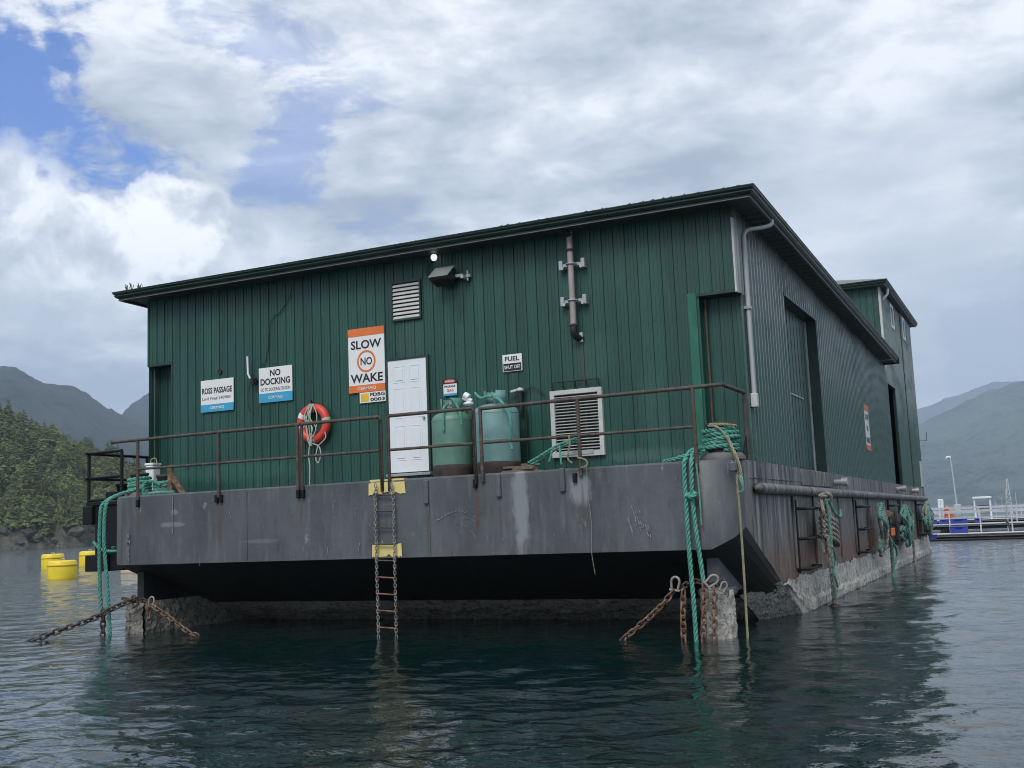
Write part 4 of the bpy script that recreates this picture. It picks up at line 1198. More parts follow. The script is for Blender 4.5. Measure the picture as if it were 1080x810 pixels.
# floodlight and bulb
t = thing('floodlight', 'black box floodlight tilted down beside the high vent', 'light', (-5.0, 0, 6.1))
hs_ = part(t, 'housing', MB().prism([(-.40, 6.055), (-.41, 6.085), (-.16, 6.285), (-.06, 6.25), (-.05, 6.06), (-.16, 5.96)], 0, -5.30, -4.95), m_black)
part(hs_, 'lid', MB().prism([(-.425, 6.085), (-.42, 6.10), (-.155, 6.31), (-.15, 6.29)], 0, -5.32, -4.93), m_lid)
part(hs_, 'lamp_glass', MB().prism([(-.385, 6.05), (-.175, 5.965), (-.18, 5.955), (-.39, 6.04)], 0, -5.27, -4.98), m_darkgap)
mb = MB(); mb.box(-4.94, -4.80, -.12, -.06, 6.10, 6.15); mb.box(-4.80, -4.74, -.20, .0, 6.05, 6.11); mb.box(-4.74, -4.66, -.1, -.02, 6.08, 6.13); mb.cyl((-4.72, -.07, 6.02), (-4.72, -.07, 6.2), .02, 8); part(t, 'bracket', mb, m_galv)
t = thing('wall_bulb', 'small round white lamp under the eave above the floodlight', 'light', (-5.38, 0, 6.5))
mb = MB(); mb.lathe(-5.37, -.10, [(.001, 6.46), (.035, 6.47), (.055, 6.50), (.060, 6.53), (.05, 6.565), (.03, 6.58), (.001, 6.585)], 16); part(t, 'globe', mb, m_bulb)
mb = MB(); mb.cyl((-5.37, .0, 6.53), (-5.37, -.06, 6.53), .03, 10); part(t, 'bulb_base', mb, m_black)
mb = MB(); mb.tube(spline([(-5.40, -.02, 6.50), (-5.52, -.04, 6.42), (-5.56, -.04, 6.28), (-5.48, -.04, 6.12), (-5.30, -.10, 6.07), (-5.16, -.2, 6.06)], 8), .012, 6)
single('black_cable', mb, m_black, 'black cable looping from the round lamp to the floodlight', 'cable', (-5.4, 0, 6.1))
mb = MB(); mb.tube(spline([(-8.55, -.03, 6.45), (-8.6, -.03, 6.25), (-8.8, -.03, 6.0), (-9.05, -.03, 5.82), (-9.12, -.03, 5.55), (-9.13, -.03, 5.3), (-9.2, -.03, 5.05), (-9.3, -.03, 4.96)], 6), .007, 5)
single('thin_wire', mb, m_black, 'thin dark wire running down the wall to the no docking sign', 'wire', (-9, 0, 5))
mb = MB(); mb.tube(spline([(-9.52, -.05, 4.7), (-9.62, -.03, 4.55), (-9.64, -.03, 4.3), (-9.60, -.03, 4.1)], 6), .006, 5)
single('thin_wire', mb, m_black, 'short wire dangling below the white whip antenna', 'wire', (-9.6, 0, 4.2))

# vertical pipe with two clamps
t = thing('vent_pipe', 'weathered grey pipe clamped upright to the wall below the eave', 'pipe', (-2.7, 0, 4.75))
XP = -2.72
mb = MB(); mb.tube([(XP, -.16, 4.93), (XP, -.16, 6.5)], .052, 14); part(t, 'pipe', mb, m_pipe)
mb = MB(); mb.tube(spline([(XP, -.16, 4.95), (XP, -.16, 4.86), (XP+.015, -.13, 4.80), (XP+.05, -.06, 4.765), (XP+.07, .0, 4.76)], 5), .058, 14); part(t, 'elbow', mb, m_black)
mb = MB(); mb.box(XP+.05, XP+.11, -.07, -.01, 4.70, 4.86, .01); part(t, 'wall_flange', mb, m_offwhite)
for z in (4.98, 6.26):
    mb = MB(); mb.lathe(XP, -.16, [(.055, z-.02), (.075, z-.015), (.075, z+.015), (.055, z+.02)], 14); mb.tube([(XP-.10, -.14, z), (XP, -.22, z)], .014, 6); part(t, 'pipe_band', mb, m_rustpipe)
for z in (6.02, 5.40):
    mb = MB(); mb.box(XP-.20, XP+.20, -.11, -.08, z-.025, z+.025)
    for s_ in (-1, 1):
        mb.box(XP+s_*.20-.035, XP+s_*.20+.035, -.13, -.0, z-.075, z+.085, .008); mb.cyl((XP+s_*.17, -.14, z-.05), (XP+s_*.17, -.02, z-.05), .03, 8)
    mb.tube([(XP-.085, -.10, z), (XP-.06, -.2, z), (XP, -.225, z), (XP+.06, -.2, z), (XP+.085, -.10, z)], .016, 6)
    part(t, 'clamp', mb, m_galv)
mb = MB(); mb.box(XP-.02, XP+.05, -.17, -.15, 6.44, 6.57); part(t, 'label_strip', mb, m_offwhite)
mb = MB(); mb.tube([(XP, -.16, 6.49), (XP-.03, -.25, 6.58), (XP-.17, -.42, 6.60)], .05, 10); part(t, 'top_bend', mb, m_black)

# whip antenna
t = thing('whip_antenna', 'short white whip antenna on a small wall bracket between the two small signs', 'antenna', (-9.55, 0, 4.68))
mb = MB(); mb.tube([(-9.50, -.12, 4.72), (-9.555, -.12, 4.82), (-9.565, -.12, 5.16)], .02, 8); part(t, 'mast', mb, m_white)
mb = MB(); mb.box(-9.50, -9.40, -.10, .0, 4.62, 4.70); mb.cyl((-9.45, -.12, 4.60), (-9.45, -.12, 4.80), .03, 8); mb.tube([(-9.50, -.12, 4.66), (-9.42, -.05, 4.74)], .03, 6); part(t, 'bracket', mb, m_black)
mb = MB(); mb.lathe(0, 0, [(.05, 0), (.05, .02), (.03, .025)], 14)
mb = MB(); mb.tube([(-10.334, .0, 4.95), (-10.334, -.03, 4.95)], .05, 14); single('round_port', mb, m_black, 'small round black hole in the wall above the passage sign', 'port', (-10.33, 0, 4.95))

# signs
def board(name, label, x0, x1, z0, z1, mats, y=-.040, th=.014):
    s_ = thing(name, label, 'sign', ((x0+x1)/2, 0, z0))
    part(s_, 'board', MB().box(x0, x1, y, y+th, z0, z1, .003), mats)
    return s_
def put(s_, name, txt, xc, zc, size, width, m_, y=-.042, bold=.0, rot=0):
    return part(s_, name, shifted(text_mesh(txt, size, width, bold, .001), xc, y, zc, rot), m_)
def strip(s_, name, x0, x1, z0, z1, m_, y=-.044): return part(s_, name, MB().box(x0, x1, y, y+.010, z0, z1), m_)

s1 = board('wall_sign', 'white sign with blue foot reading ROSS PASSAGE', -10.80, -9.98, 4.165, 4.80, m_sign)
strip(s1, 'blue_band', -10.80, -9.98, 4.165, 4.315, m_cyan)
put(s1, 'lettering', 'ROSS PASSAGE', -10.39, 4.585, .165, .75, m_ink, bold=.022)
put(s1, 'lettering', 'Land File# 1409801', -10.40, 4.43, .09, .72, m_greyink)
put(s1, 'lettering', 'CERMAQ', -10.39, 4.24, .085, .36, m_sign, -.046, .01)
s2 = board('wall_sign', 'white sign with blue foot reading NO DOCKING', -9.36, -8.57, 4.235, 4.91, m_sign)
strip(s2, 'blue_band', -9.36, -8.57, 4.235, 4.415, m_cyan)
put(s2, 'lettering', 'NO', -8.965, 4.80, .175, .25, m_ink, bold=.026)
put(s2, 'lettering', 'DOCKING', -8.965, 4.635, .175, .70, m_ink, bold=.026)
put(s2, 'lettering', 'GO TO DOCKING STATION', -8.965, 4.485, .09, .70, m_greyink, bold=.008)
put(s2, 'lettering', 'CERMAQ', -8.965, 4.325, .085, .34, m_sign, -.046, .01)
s3 = board('wall_sign', 'tall white and orange sign reading SLOW NO WAKE beside the white door', -7.285, -6.50, 4.24, 5.43, m_sign)
strip(s3, 'orange_band', -7.285, -6.50, 5.285, 5.43, m_orange)
strip(s3, 'orange_band', -7.285, -6.50, 4.24, 4.375, m_orange)
put(s3, 'lettering', 'SLOW', -6.893, 5.125, .225, .66, m_ink, bold=.022)
put(s3, 'lettering', 'WAKE', -6.893, 4.50, .225, .70, m_ink, bold=.022)
put(s3, 'lettering', 'NO', -6.893, 4.81, .20, .25, m_ink, bold=.018)
put(s3, 'lettering', 'CERMAQ', -6.893, 4.307, .085, .40, m_sign, -.046, .01)
mb = MB(); n = 40; vs = []
for r_ in (.165, .20):
    for k in range(n): vs.append((-6.893+r_*math.cos(2*math.pi*k/n), -.0415, 4.81+r_*1.02*math.sin(2*math.pi*k/n)))
vs += [(v[0], -.045, v[2]) for v in vs]
fs = []
for k in range(n):
    l = (k+1) % n; fs += [(2*n+k, 2*n+l, 3*n+l, 3*n+k), (n+k, n+l, 3*n+l, 3*n+k), (l, k, 2*n+k, 2*n+l)]
mb.add(vs, fs); part(s3, 'orange_circle', mb, m_orange)
s4 = board('wall_sign', 'small white plate with a yellow square reading FDBG 0003', -7.06, -6.49, 4.04, 4.235, m_sign, -.038)
strip(s4, 'yellow_square', -7.03, -6.86, 4.065, 4.21, m_yellowsq, -.042)
put(s4, 'lettering', 'FDBG', -6.67, 4.183, .085, .31, m_ink, -.042, .02)
put(s4, 'lettering', '0003', -6.67, 4.092, .085, .31, m_ink, -.042, .02)
s5 = board('wall_sign', 'small danger plate with a red oval on the wall above the left tank', -5.30, -5.03, 4.02, 4.32, m_sign, -.038)
strip(s5, 'black_band', -5.30, -5.03, 4.23, 4.32, m_ink, -.041)
mb = MB(); n = 24; vs = [(-5.165+.115*math.cos(2*math.pi*k/n), -.044, 4.275+.036*math.sin(2*math.pi*k/n)) for k in range(n)]; vs += [(v[0], -.039, v[2]) for v in vs]
mb.add(vs, [tuple(range(n))]+[(k, (k+1) % n, n+(k+1) % n, n+k) for k in range(n)]); part(s5, 'red_oval', mb, m_red)
put(s5, 'lettering', 'DANGER', -5.165, 4.275, .045, .17, m_sign, -.046, .01)
put(s5, 'lettering', 'PROPANE', -5.165, 4.185, .05, .22, m_ink, -.042, .01)
put(s5, 'lettering', 'GAS', -5.165, 4.115, .06, .14, m_red, -.042, .01)
strip(s5, 'blue_band', -5.30, -5.03, 4.02, 4.06, m_cyan, -.041)
s6 = board('wall_sign', 'small white plate reading FUEL SHUT OFF', -4.12, -3.75, 4.335, 4.63, m_sign, -.038)
strip(s6, 'black_band', -4.105, -3.765, 4.345, 4.475, m_ink, -.041)
put(s6, 'lettering', 'FUEL', -3.935, 4.555, .11, .27, m_ink, -.042, .02)
put(s6, 'lettering', 'SHUT OFF', -3.935, 4.41, .085, .30, m_sign, -.043, .012)
# tall sign on the side wall
s7 = thing('side_sign', 'tall narrow white and orange SLOW NO WAKE sign on the long side wall', 'sign', (0, 13.4, 3.25))
part(s7, 'board', MB().box(.034, .048, 13.02, 13.80, 3.27, 4.48, .003), m_sign)
part(s7, 'orange_band', MB().box(.046, .056, 13.02, 13.80, 4.33, 4.48), m_orange)
part(s7, 'orange_band', MB().box(.046, .056, 13.02, 13.80, 3.27, 3.41), m_orange)
for tx, z, w in (('SLOW', 4.16, .66), ('NO', 3.86, .25), ('WAKE', 3.54, .70)):
    part(s7, 'lettering', shifted(text_mesh(tx, .21, w, .01, .001), .051, 13.41, z, math.pi/2), m_ink)

# life ring
t = thing('life_ring', 'red life ring with pale rope hanging on the green wall', 'life ring', (-8.03, -.1, 3.4))
cx, cz, RR, rr = -8.03, 3.74, .285, .082
mb = MB(); mb.tube([(cx+RR*math.cos(a), -.12, cz+RR*1.03*math.sin(a)) for a in np.linspace(0, 2*math.pi, 48, endpoint=False)], rr, 14, closed=True)
ringb = part(t, 'ring', mb, m_ring)
for a in (R(8), R(95), R(188), R(272)):
    mb = MB(); mb.tube([(cx+RR*math.cos(q), -.12, cz+RR*1.03*math.sin(q)) for q in np.linspace(a-.13, a+.13, 5)], rr+.004, 14); part(ringb, 'white_band', mb, m_palerope)
mb = MB(); mb.tube([(cx+RR*math.cos(q), -.12, cz+RR*1.03*math.sin(q)) for q in np.linspace(R(140), R(158), 4)], rr+.003, 14); part(ringb, 'white_sticker', mb, m_white)
mb = MB()
for k in range(6):
    xo = cx-.09+.028*k; q = .05*math.sin(k*2.3); mb.tube(spline([(cx-.03+.02*k, -.20, cz+.36), (xo-.03+q, -.235-.012*(k % 2), cz+.15), (xo+.02-q*1.3, -.235, cz-.1), (cx-.07+.02*k+q*.5, -.225, cz-.30), (cx-.03+.006*k, -.21, cz-.42)], 6), .0105, 6)
mb.tube(spline([(cx-.04, -.20, cz-.38), (cx-.07, -.2, cz-.6), (cx-.05, -.2, cz-.8), (cx-.06, -.2, cz-1.13)], 6), .012, 6)
mb.tube(spline([(cx+.02, -.20, cz-.38), (cx+.16, -.2, cz-.44), (cx+.20, -.2, cz-.58), (cx+.15, -.2, cz-.74), (cx+.09, -.2, cz-.66), (cx+.14, -.2, cz-.45), (cx+.26, -.2, cz-.35), (cx+.32, -.2, cz-.28), (cx+.3, -.2, cz-.18)], 6), .012, 6)
mb.tube(spline([(cx+.05, -.20, cz+.34), (cx+.14, -.22, cz+.15), (cx+.12, -.22, cz-.1), (cx+.08, -.22, cz-.2)], 6), .011, 6)
part(t, 'grab_rope', mb, m_palerope)
mb = MB(); mb.tube([(cx+.02, .0, cz+.36), (cx+.02, -.2, cz+.38), (cx+.02, -.22, cz+.42)], .018, 6); part(t, 'wall_hook', mb, m_black)

# ------------------------------------------------------------------ railings
ZR, ZM = 3.60, 3.035
PYR = FY-.03
def railing(label, tops, mids, posts, extra=None):
    t = thing('pipe_railing', label, 'railing', (posts[0][0], posts[0][1], DK), 'rusty pipe railing along the bow')
    part(t, 'top_rail', MB().tube(tops, .030, 10), m_rustpipe)
    if mids: part(t, 'mid_rail', MB().tube(mids, .024, 10), m_rustpipe)
    for (x, y, z0, z1) in posts:
        part(t, 'post', MB().cyl((x, y, z0), (x, y, z1), .030, 10), m_rustpipe)
    return t
railing('rusty railing section at the left end of the bow', [(-11.78, PYR, ZR-.02), (-10, PYR, ZR-.012), (-7.40, PYR, ZR-.005)], [(-11.12, PYR, ZM), (-7.46, PYR, ZM)],
        [(-11.12, PYR, 2.42, ZR-.02), (-9.20, PYR, 2.42, ZR-.01), (-7.46, PYR, 2.36, ZR-.01)])
railing('short rusty railing section in front of the life ring', [(-7.37, PYR, 2.36), (-7.37, PYR, ZR-.03), (-7.34, PYR, ZR), (-5.79, PYR, ZR), (-5.76, PYR, ZR-.03), (-5.76, PYR, 2.36)], [(-7.34, PYR, ZM), (-5.79, PYR, ZM)],
        [(-7.37, PYR, 2.36, ZR-.05), (-5.76, PYR, 2.36, ZR-.05)])
railing('rusty railing section across the white door and left tank', [(-5.615, PYR, 2.36), (-5.615, PYR, ZR-.03), (-5.585, PYR, ZR), (-4.04, PYR, ZR), (-4.01, PYR, ZR-.03), (-4.01, PYR, 2.4)], [(-5.58, PYR, ZM), (-4.04, PYR, ZM)],
        [(-5.615, PYR, 2.36, ZR-.05), (-4.01, PYR, 2.40, ZR-.05)])
t = railing('rusty railing section from the tanks round the right bow corner', [(-3.88, PYR, ZR-.02), (-2, PYR, ZR), (-.42, PYR, ZR+.01), (.02, FY+.02, ZR+.02), (.10, -.40, ZR-.02)], [(-3.88, PYR, ZM), (-.42, PYR, ZM)],
        [(-3.89, PYR, 2.42, ZR), (-2.22, PYR, 2.42, ZR), (-.41, PYR, 2.42, ZR+.01), (.10, -.38, DK, ZR-.02)])
mb = MB(); mb.prism([(-.75, DK+.005), (-.40, DK+.005), (-.40, DK+.38)], 0, .085, .10); part(t, 'gusset', mb, m_blackpipe)
mb = MB(); mb.tube([(-10.72, -.95, DK), (-10.72, -.95, 3.03)], .045, 8); mb.tube([(-10.70, -.95, 2.92), (-10.40, -.95, DK)], .045, 6)
t = thing('rusty_brace', 'rusty steel post with a slanting brace beside the left bollards', 'brace', (-10.6, -.95, DK))
part(t, 'upright', MB().box(-10.77, -10.67, -1.0, -.93, DK, 3.05, .006), m_rust)
part(t, 'strut', MB().prism([(-10.68, 2.96), (-10.68, 2.80), (-10.47, DK+.005), (-10.36, DK+.005)], 1, -.99, -.94), m_rust)

# ------------------------------------------------------------------ propane tanks, on deck before the wall
def tank(label, cx, cy, r, z0, z1, m_, regulator):
    t = thing('propane_tank', label, 'tank', (cx, cy, DK), 'propane tanks beside the white door')
    h = z1-z0
    prof = [(r*.98, z0+.12), (r, z0+.16), (r, z1-.17)]+[(r*math.cos(a), z1-.17+.17*math.sin(a)) for a in np.linspace(.25, 1.45, 7)]
    body = part(t, 'cylinder_body', MB().lathe(cx, cy, prof, 32), m_)
    mb = MB(); mb.lathe(cx, cy, [(r*.96, DK+.0), (r*.98, DK+.02), (r*.99, z0+.10), (r*1.012, z0+.12), (r*1.012, z0+.20), (r, z0+.21)], 32); part(t, 'foot_ring', mb, m_tankfoot)
    mb = MB(); mb.lathe(cx, cy, [(r*1.002, z0+.55), (r*1.012, z0+.555), (r*1.012, z0+.565), (r*1.002, z0+.57)], 32)
    part(body, 'weld_bead', mb, m_)
    mb = MB(); mb.lathe(cx, cy, [(r*1.002, z1-.19), (r*1.010, z1-.185), (r*1.010, z1-.175), (r*1.002, z1-.17)], 32); part(body, 'weld_bead', mb, m_)
    # collar: open ring with gap
    mb = MB(); n = 22; vs = []
    for (q, z) in ((.17, z1-.03), (.185, z1-.03), (.185, z1+.20), (.17, z1+.20)):
        for k in range(n):
            a = R(-60)+R(300)*k/(n-1); vs.append((cx+q*math.cos(a), cy+q*math.sin(a), z))
    fs = [(i*n+k, i*n+k+1, ((i+1) % 4)*n+k+1, ((i+1) % 4)*n+k) for i in range(4) for k in range(n-1)]
    mb.add(vs, fs, True); part(t, 'collar', mb, m_)
    mb = MB(); mb.cyl((cx, cy, z1-.02), (cx, cy, z1+.10), .025, 10); mb.cyl((cx, cy, z1+.10), (cx, cy, z1+.13), .05, 10); mb.box(cx-.07, cx+.07, cy-.02, cy+.02, z1+.05, z1+.08); part(t, 'valve', mb, m_galv)
    mb = MB(); a_ = [R(d_) for d_ in (196, 202, 208, 214)]
    vs = [(cx+q_*math.cos(a), cy+q_*math.sin(a), z) for z in (z0+.58, z0+.70) for q_ in (r*1.004, r*1.01) for a in a_]
    mb.add(vs, [(4+i, 5+i, 13+i, 12+i) for i in range(3)]+[(i, i+1, 5+i, 4+i) for i in range(3)]+[(12+i, 13+i, 9+i, 8+i) for i in range(3)], True); part(body, 'pink_sticker', mb, m_pink)
    return t
tank('mid green propane tank with rusty foot beside the white door', -4.83, -.62, .345, DK, 3.68, m_tank1, 0)
tank('pale blue green propane tank with rusty foot, right of the other tank', -4.00, -.62, .385, DK, 3.74, m_tank2, 1)
t = thing('gas_regulator', 'white gas regulator between the two propane tanks', 'regulator', (-4.43, -.6, 3.8))
mb = MB(); mb.lathe(-4.43, -.75, [(.02, 3.72), (.085, 3.74), (.09, 3.77), (.03, 3.80), (.03, 3.83)], 14); mb.cyl((-4.53, -.75, 3.86), (-4.36, -.75, 3.80), .035, 10); part(t, 'body', mb, m_white)
mb = MB(); mb.cyl((-4.50, -.75, 3.91), (-4.42, -.75, 3.86), .06, 12); part(t, 'cap', mb, m_white)
t = thing('gas_regulator', 'small white fitting on a wall pipe right of the right tank', 'regulator', (-3.6, -.1, 3.9))
mb = MB(); mb.lathe(-3.78, -.10, [(.02, 3.96), (.07, 3.97), (.07, 4.0), (.03, 4.03)], 12); mb.cyl((-3.95, -.1, 3.97), (-3.78, -.1, 4.0), .028, 8); part(t, 'body', mb, m_offwhite)
mb = MB(); mb.cyl((-3.78, -.10, 3.62), (-3.78, -.10, 3.97), .045, 10); mb.cyl((-3.70, -.08, 2.7), (-3.70, -.08, 3.65), .02, 8); part(t, 'pipe', mb, m_black)
mb = MB(); mb.tube(spline([(-3.72, -.05, 3.99), (-3.55, -.05, 4.02), (-3.42, -.04, 3.93), (-3.36, -.04, 3.86)], 6), .009, 6); single('thin_wire', mb, m_black, 'thin wire curling right of the small wall pipe fitting', 'wire', (-3.5, 0, 3.9))
mb = MB(); mb.tube(spline([(-4.0, -.72, 3.90), (-3.86, -.90, 3.80), (-3.72, -.98, 3.72), (-3.58, -.98, 3.48), (-3.56, -.98, 3.28), (-3.58, -.98, 3.05), (-3.55, -.98, 2.93)], 8), .028, 8)
mb.tube(spline([(-4.28, -.8, 3.92), (-4.15, -.85, 3.82), (-4.02, -.85, 3.84), (-3.9, -.9, 3.82)], 6), .024, 8)
single('gas_hose', mb, m_turq, 'turquoise hose draped over the right propane tank', 'hose', (-3.8, -.9, 3.4))
mb = MB(); mb.tube(spline([(-4.83, -.75, 3.78), (-4.80, -.95, 3.70), (-4.79, -.99, 3.5), (-4.79, -.99, 3.32)], 8), .022, 8)
mb.tube(spline([(-4.74, -.80, 3.86), (-4.62, -.92, 3.82), (-4.5, -.95, 3.62), (-4.47, -.95, 3.4)], 8), .022, 8)
single('gas_hose', mb, m_turq, 'turquoise hoses hanging from the left propane tank', 'hose', (-4.8, -.9, 3.5))

# turquoise line and plank by the vent
mb = MB()
rope(mb, spline([(-2.72, -.10, 3.12), (-2.95, -.5, 2.98), (-3.2, -.8, 2.78), (-3.32, -.9, 2.70)], 8), .022)
rope(mb, spline([(-2.76, -.10, 3.06), (-3.0, -.45, 2.92), (-3.22, -.8, 2.72), (-3.34, -.9, 2.64)], 8), .022)
rope(mb, spline([(-2.92, -.5, 2.96), (-2.84, -.7, 2.86), (-2.74, -.9, 2.64)], 8), .018)
rope(mb, spline([(-3.02, -.6, 2.90), (-3.0, -.7, 2.8), (-3.02, -.75, 2.70)], 8), .018)
single('mooring_line', mb, m_turq, 'turquoise line tied slantwise beside the large louvre vent', 'rope', (-3.0, -.5, 2.8))
t = thing('wood_scraps', 'pile of weathered plank ends on deck beside the right tank', 'wood', (-3.3, -.9, DK))
for k in range(4):
    mb = MB(); z = DK+.005+.035*k; a = -3.72+.11*k
    l = (.62, .40, .52, .30)[k]; a = (-3.70, -3.52, -3.74, -3.46)[k]
    mb.box(0, l, -.07, .07, z, z+.033, .004); part(t, 'plank', shifted(mb, a, -1.02+.05*k, 0, (.05, -.22, .16, .5)[k]), m_wood)
mb = MB(); rope(mb, spline([(-2.37, -1.42, 3.05), (-2.36, -1.44, 2.9), (-2.40, -1.44, 2.7), (-2.33, -1.44, 2.62)], 8), .016); rope(mb, spline([(-2.25, -1.43, 2.7), (-2.12, -1.43, 2.66), (-2.10, -1.43, 2.58), (-2.2, -1.43, 2.54)], 8), .014)
mb.tube(spline([(-2.10, -1.44, 2.6), (-2.11, -1.42, 2.2), (-2.08, -1.41, 1.7), (-2.10, -1.41, 1.3), (-2.06, -1.41, .95)], 8), .0045, 5)
single('thin_line', mb, m_tan, 'thin pale line tied to the railing and trailing down the bow', 'rope', (-2.2, -1.43, 2.6))

# ------------------------------------------------------------------ bollards and mooring ropes
def bollard(label, cx, cy, r, h, turns, m_r, rr):
    t = thing('bollard', label, 'bollard', (cx, cy, DK), 'rope wound bollards on the bow deck')
    part(t, 'foot_plate', MB().lathe(cx, cy, [(r*1.75, DK+.002), (r*1.75, DK+.05), (r*1.5, DK+.10), (r, DK+.12)], 24), m_deck)
    part(t, 'drum', MB().lathe(cx, cy, [(r, DK+.1), (r, DK+h), (r*1.16, DK+h+.01), (r*1.16, DK+h+.05), (r*.95, DK+h+.06)], 24), m_tankfoot)
    return t
def wind(mb, cx, cy, r, z0, rr, turns, slope=.85, jit=.02):
    pts = []
    n = int(turns*18)
    for k in range(n+1):
        a = 2*math.pi*k/18
        z = z0+rr*2*slope*k/18
        q = r+rr+jit*fn(k*.3, cx, cy)
        pts.append((cx+q*math.cos(a-1.2), cy+q*math.sin(a-1.2), z+.012*fn(k*.21, cy, 3)))
    rope(mb, pts, rr)
bollard('left bollard of the left pair wound with turquoise rope', -11.66, -.80, .155, .40, 4, m_turq, .05)
bollard('right bollard of the left pair wound with turquoise rope', -11.0, -.80, .155, .33, 4, m_turq, .05)
bollard('bollard at the right bow corner wound with turquoise rope', -.17, -.85, .19, .50, 5, m_turq, .05)
mb = MB()
wind(mb, -11.66, -.80, .16, DK+.09, .036, 4.6)
wind(mb, -11.0, -.80, .17, DK+.05, .036, 3.4)
rope(mb, spline([(-11.46, -1.02, 2.66), (-11.3, -1.08, 2.74), (-11.2, -1.05, 2.82), (-11.05, -1.04, 2.80), (-10.9, -1.03, 2.74)], 8), .035)
rope(mb, spline([(-11.30, -1.08, 2.78), (-11.25, -1.12, 2.65), (-11.22, -1.13, 2.58), (-10.9, -1.15, 2.59), (-10.5, -1.1, 2.585)], 8), .03)
rope(mb, spline([(-11.45, -.98, 2.72), (-11.62, -1.05, 2.66), (-11.80, -1.25, 2.58), (-11.97, -1.40, 2.44), (-12.0, -1.45, 2.25), (-12.0, -1.47, 1.6), (-12.0, -1.45, .9), (-11.99, -1.42, .42)], 10), .036)
rope(mb, spline([(-11.75, -1.18, 2.60), (-11.86, -1.36, 2.50), (-11.87, -1.46, 2.3), (-11.86, -1.49, 1.7), (-11.76, -1.5, .9), (-11.70, -1.5, .2), (-11.69, -1.5, -.25)], 10), .036)
single('mooring_rope', mb, m_turq, 'thick turquoise rope from the left bollards hanging down the left bow corner', 'rope', (-11.7, -1.2, DK))
mb = MB()
wind(mb, -.17, -.85, .20, DK+.14, .036, 5.2, .85, .06)
rope(mb, spline([(-.36, -1.10, 2.70), (-.62, -1.16, 2.64), (-.82, -1.14, 2.60), (-1.0, -1.02, 2.585), (-1.08, -.8, 2.585)], 8), .034)
rope(mb, spline([(-.40, -1.10, 2.74), (-.52, -1.25, 2.70), (-.56, -1.40, 2.60), (-.58, -1.47, 2.45), (-.58, -1.48, 1.9), (-.575, -1.48, 1.2), (-.555, -1.48, .5), (-.555, -1.47, -.2)], 10), .035)
rope(mb, spline([(-.46, -1.10, 2.66), (-.48, -1.30, 2.66), (-.475, -1.42, 2.56), (-.48, -1.46, 2.4), (-.485, -1.47, 1.95), (-.46, -1.46, 1.5), (-.43, -1.44, 1.1), (-.41, -1.42, .78)], 10), .035)
rope(mb, spline([(-.53, -1.53, 2.05), (-.47, -1.55, 2.02), (-.42, -1.53, 2.06), (-.45, -1.46, 2.08), (-.53, -1.47, 2.07), (-.545, -1.53, 2.03)], 6), .03)
mb.tube(spline([(-.40, -1.46, 2.5), (-.385, -1.45, 2.1), (-.38, -1.45, 1.62)], 6), .014, 6)
single('mooring_rope', mb, m_turq, 'thick turquoise rope from the right bollard hanging down the right bow corner', 'rope', (-.4, -1.2, DK))
mb = MB()
rope(mb, spline([(-.30, -1.06, 3.06), (-.14, -1.14, 3.02), (-.02, -1.12, 2.86), (.06, -1.18, 2.68), (.12, -1.22, 2.5), (.12, -1.24, 2.2), (.13, -1.24, 1.6), (.13, -1.24, .9), (.12, -1.24, -.2)], 10), .019)
rope(mb, spline([(-.28, -1.05, 3.08), (-.08, -1.10, 3.06), (.10, -.98, 3.04)], 8), .022)
rope(mb, spline([(.0, -1.16, 2.88), (.10, -1.24, 2.66), (.17, -1.25, 2.45), (.19, -1.24, 2.2)], 8), .024)
single('tan_rope', mb, m_tan, 'tan rope hanging straight down past the black bow corner', 'rope', (.1, -1.2, DK))
mb = MB()
for k in range(3): rope(mb, spline([(.15+.02*k, -1.25, 2.3), (.19+.01*k, -1.28, 2.2), (.2, -1.27, 2.1), (.15+.02*k, -1.26, 2.06)], 5), .016)
single('rope_tail', mb, m_turqd, 'small green rope knot on the tan rope at the right bow corner', 'rope', (.17, -1.26, 2.2))

# ------------------------------------------------------------------ chains: every link a part
def link_mesh(L, w, r, m_):
    pts = []
    s_ = (L/2-w/2)
    for k in range(9): a = -math.pi/2+math.pi*k/8; pts.append((s_+w/2*math.cos(a), w/2*math.sin(a), 0))
    for k in range(9): a = math.pi/2+math.pi*k/8; pts.append((-s_+w/2*math.cos(a), w/2*math.sin(a), 0))
    return MB().tube(pts, r, 6, closed=True).mesh('chain_link', m_)
CL = {}
def chain(label, pts, m_, L=.17, w=.10, r=.020, k=.76, name='mooring_chain', group='rusty mooring chains at the bow'):
    L, w, r = L*k, w*k, r*k*.92
    key = (m_.name, L)
    if key not in CL: CL[key] = link_mesh(L, w, r, m_)
    pts = resample(pts, L-2.15*r)
    t = thing(name, label, 'chain', pts[0], group)
    for i in range(len(pts)-1):
        a, c_ = pts[i], pts[i+1]
        d = (c_-a).normalized()
        q = d.to_track_quat('X', 'Z')
        o = link('chain_link', CL[key], t, (a+c_)/2-Vector(pts[0]))
        o.rotation_mode = 'QUATERNION'
        o.rotation_quaternion = q @ Matrix.Rotation(R(90)*(i % 2)+R(25)+random.uniform(-.25, .25), 3, 'X').to_quaternion()
    return t
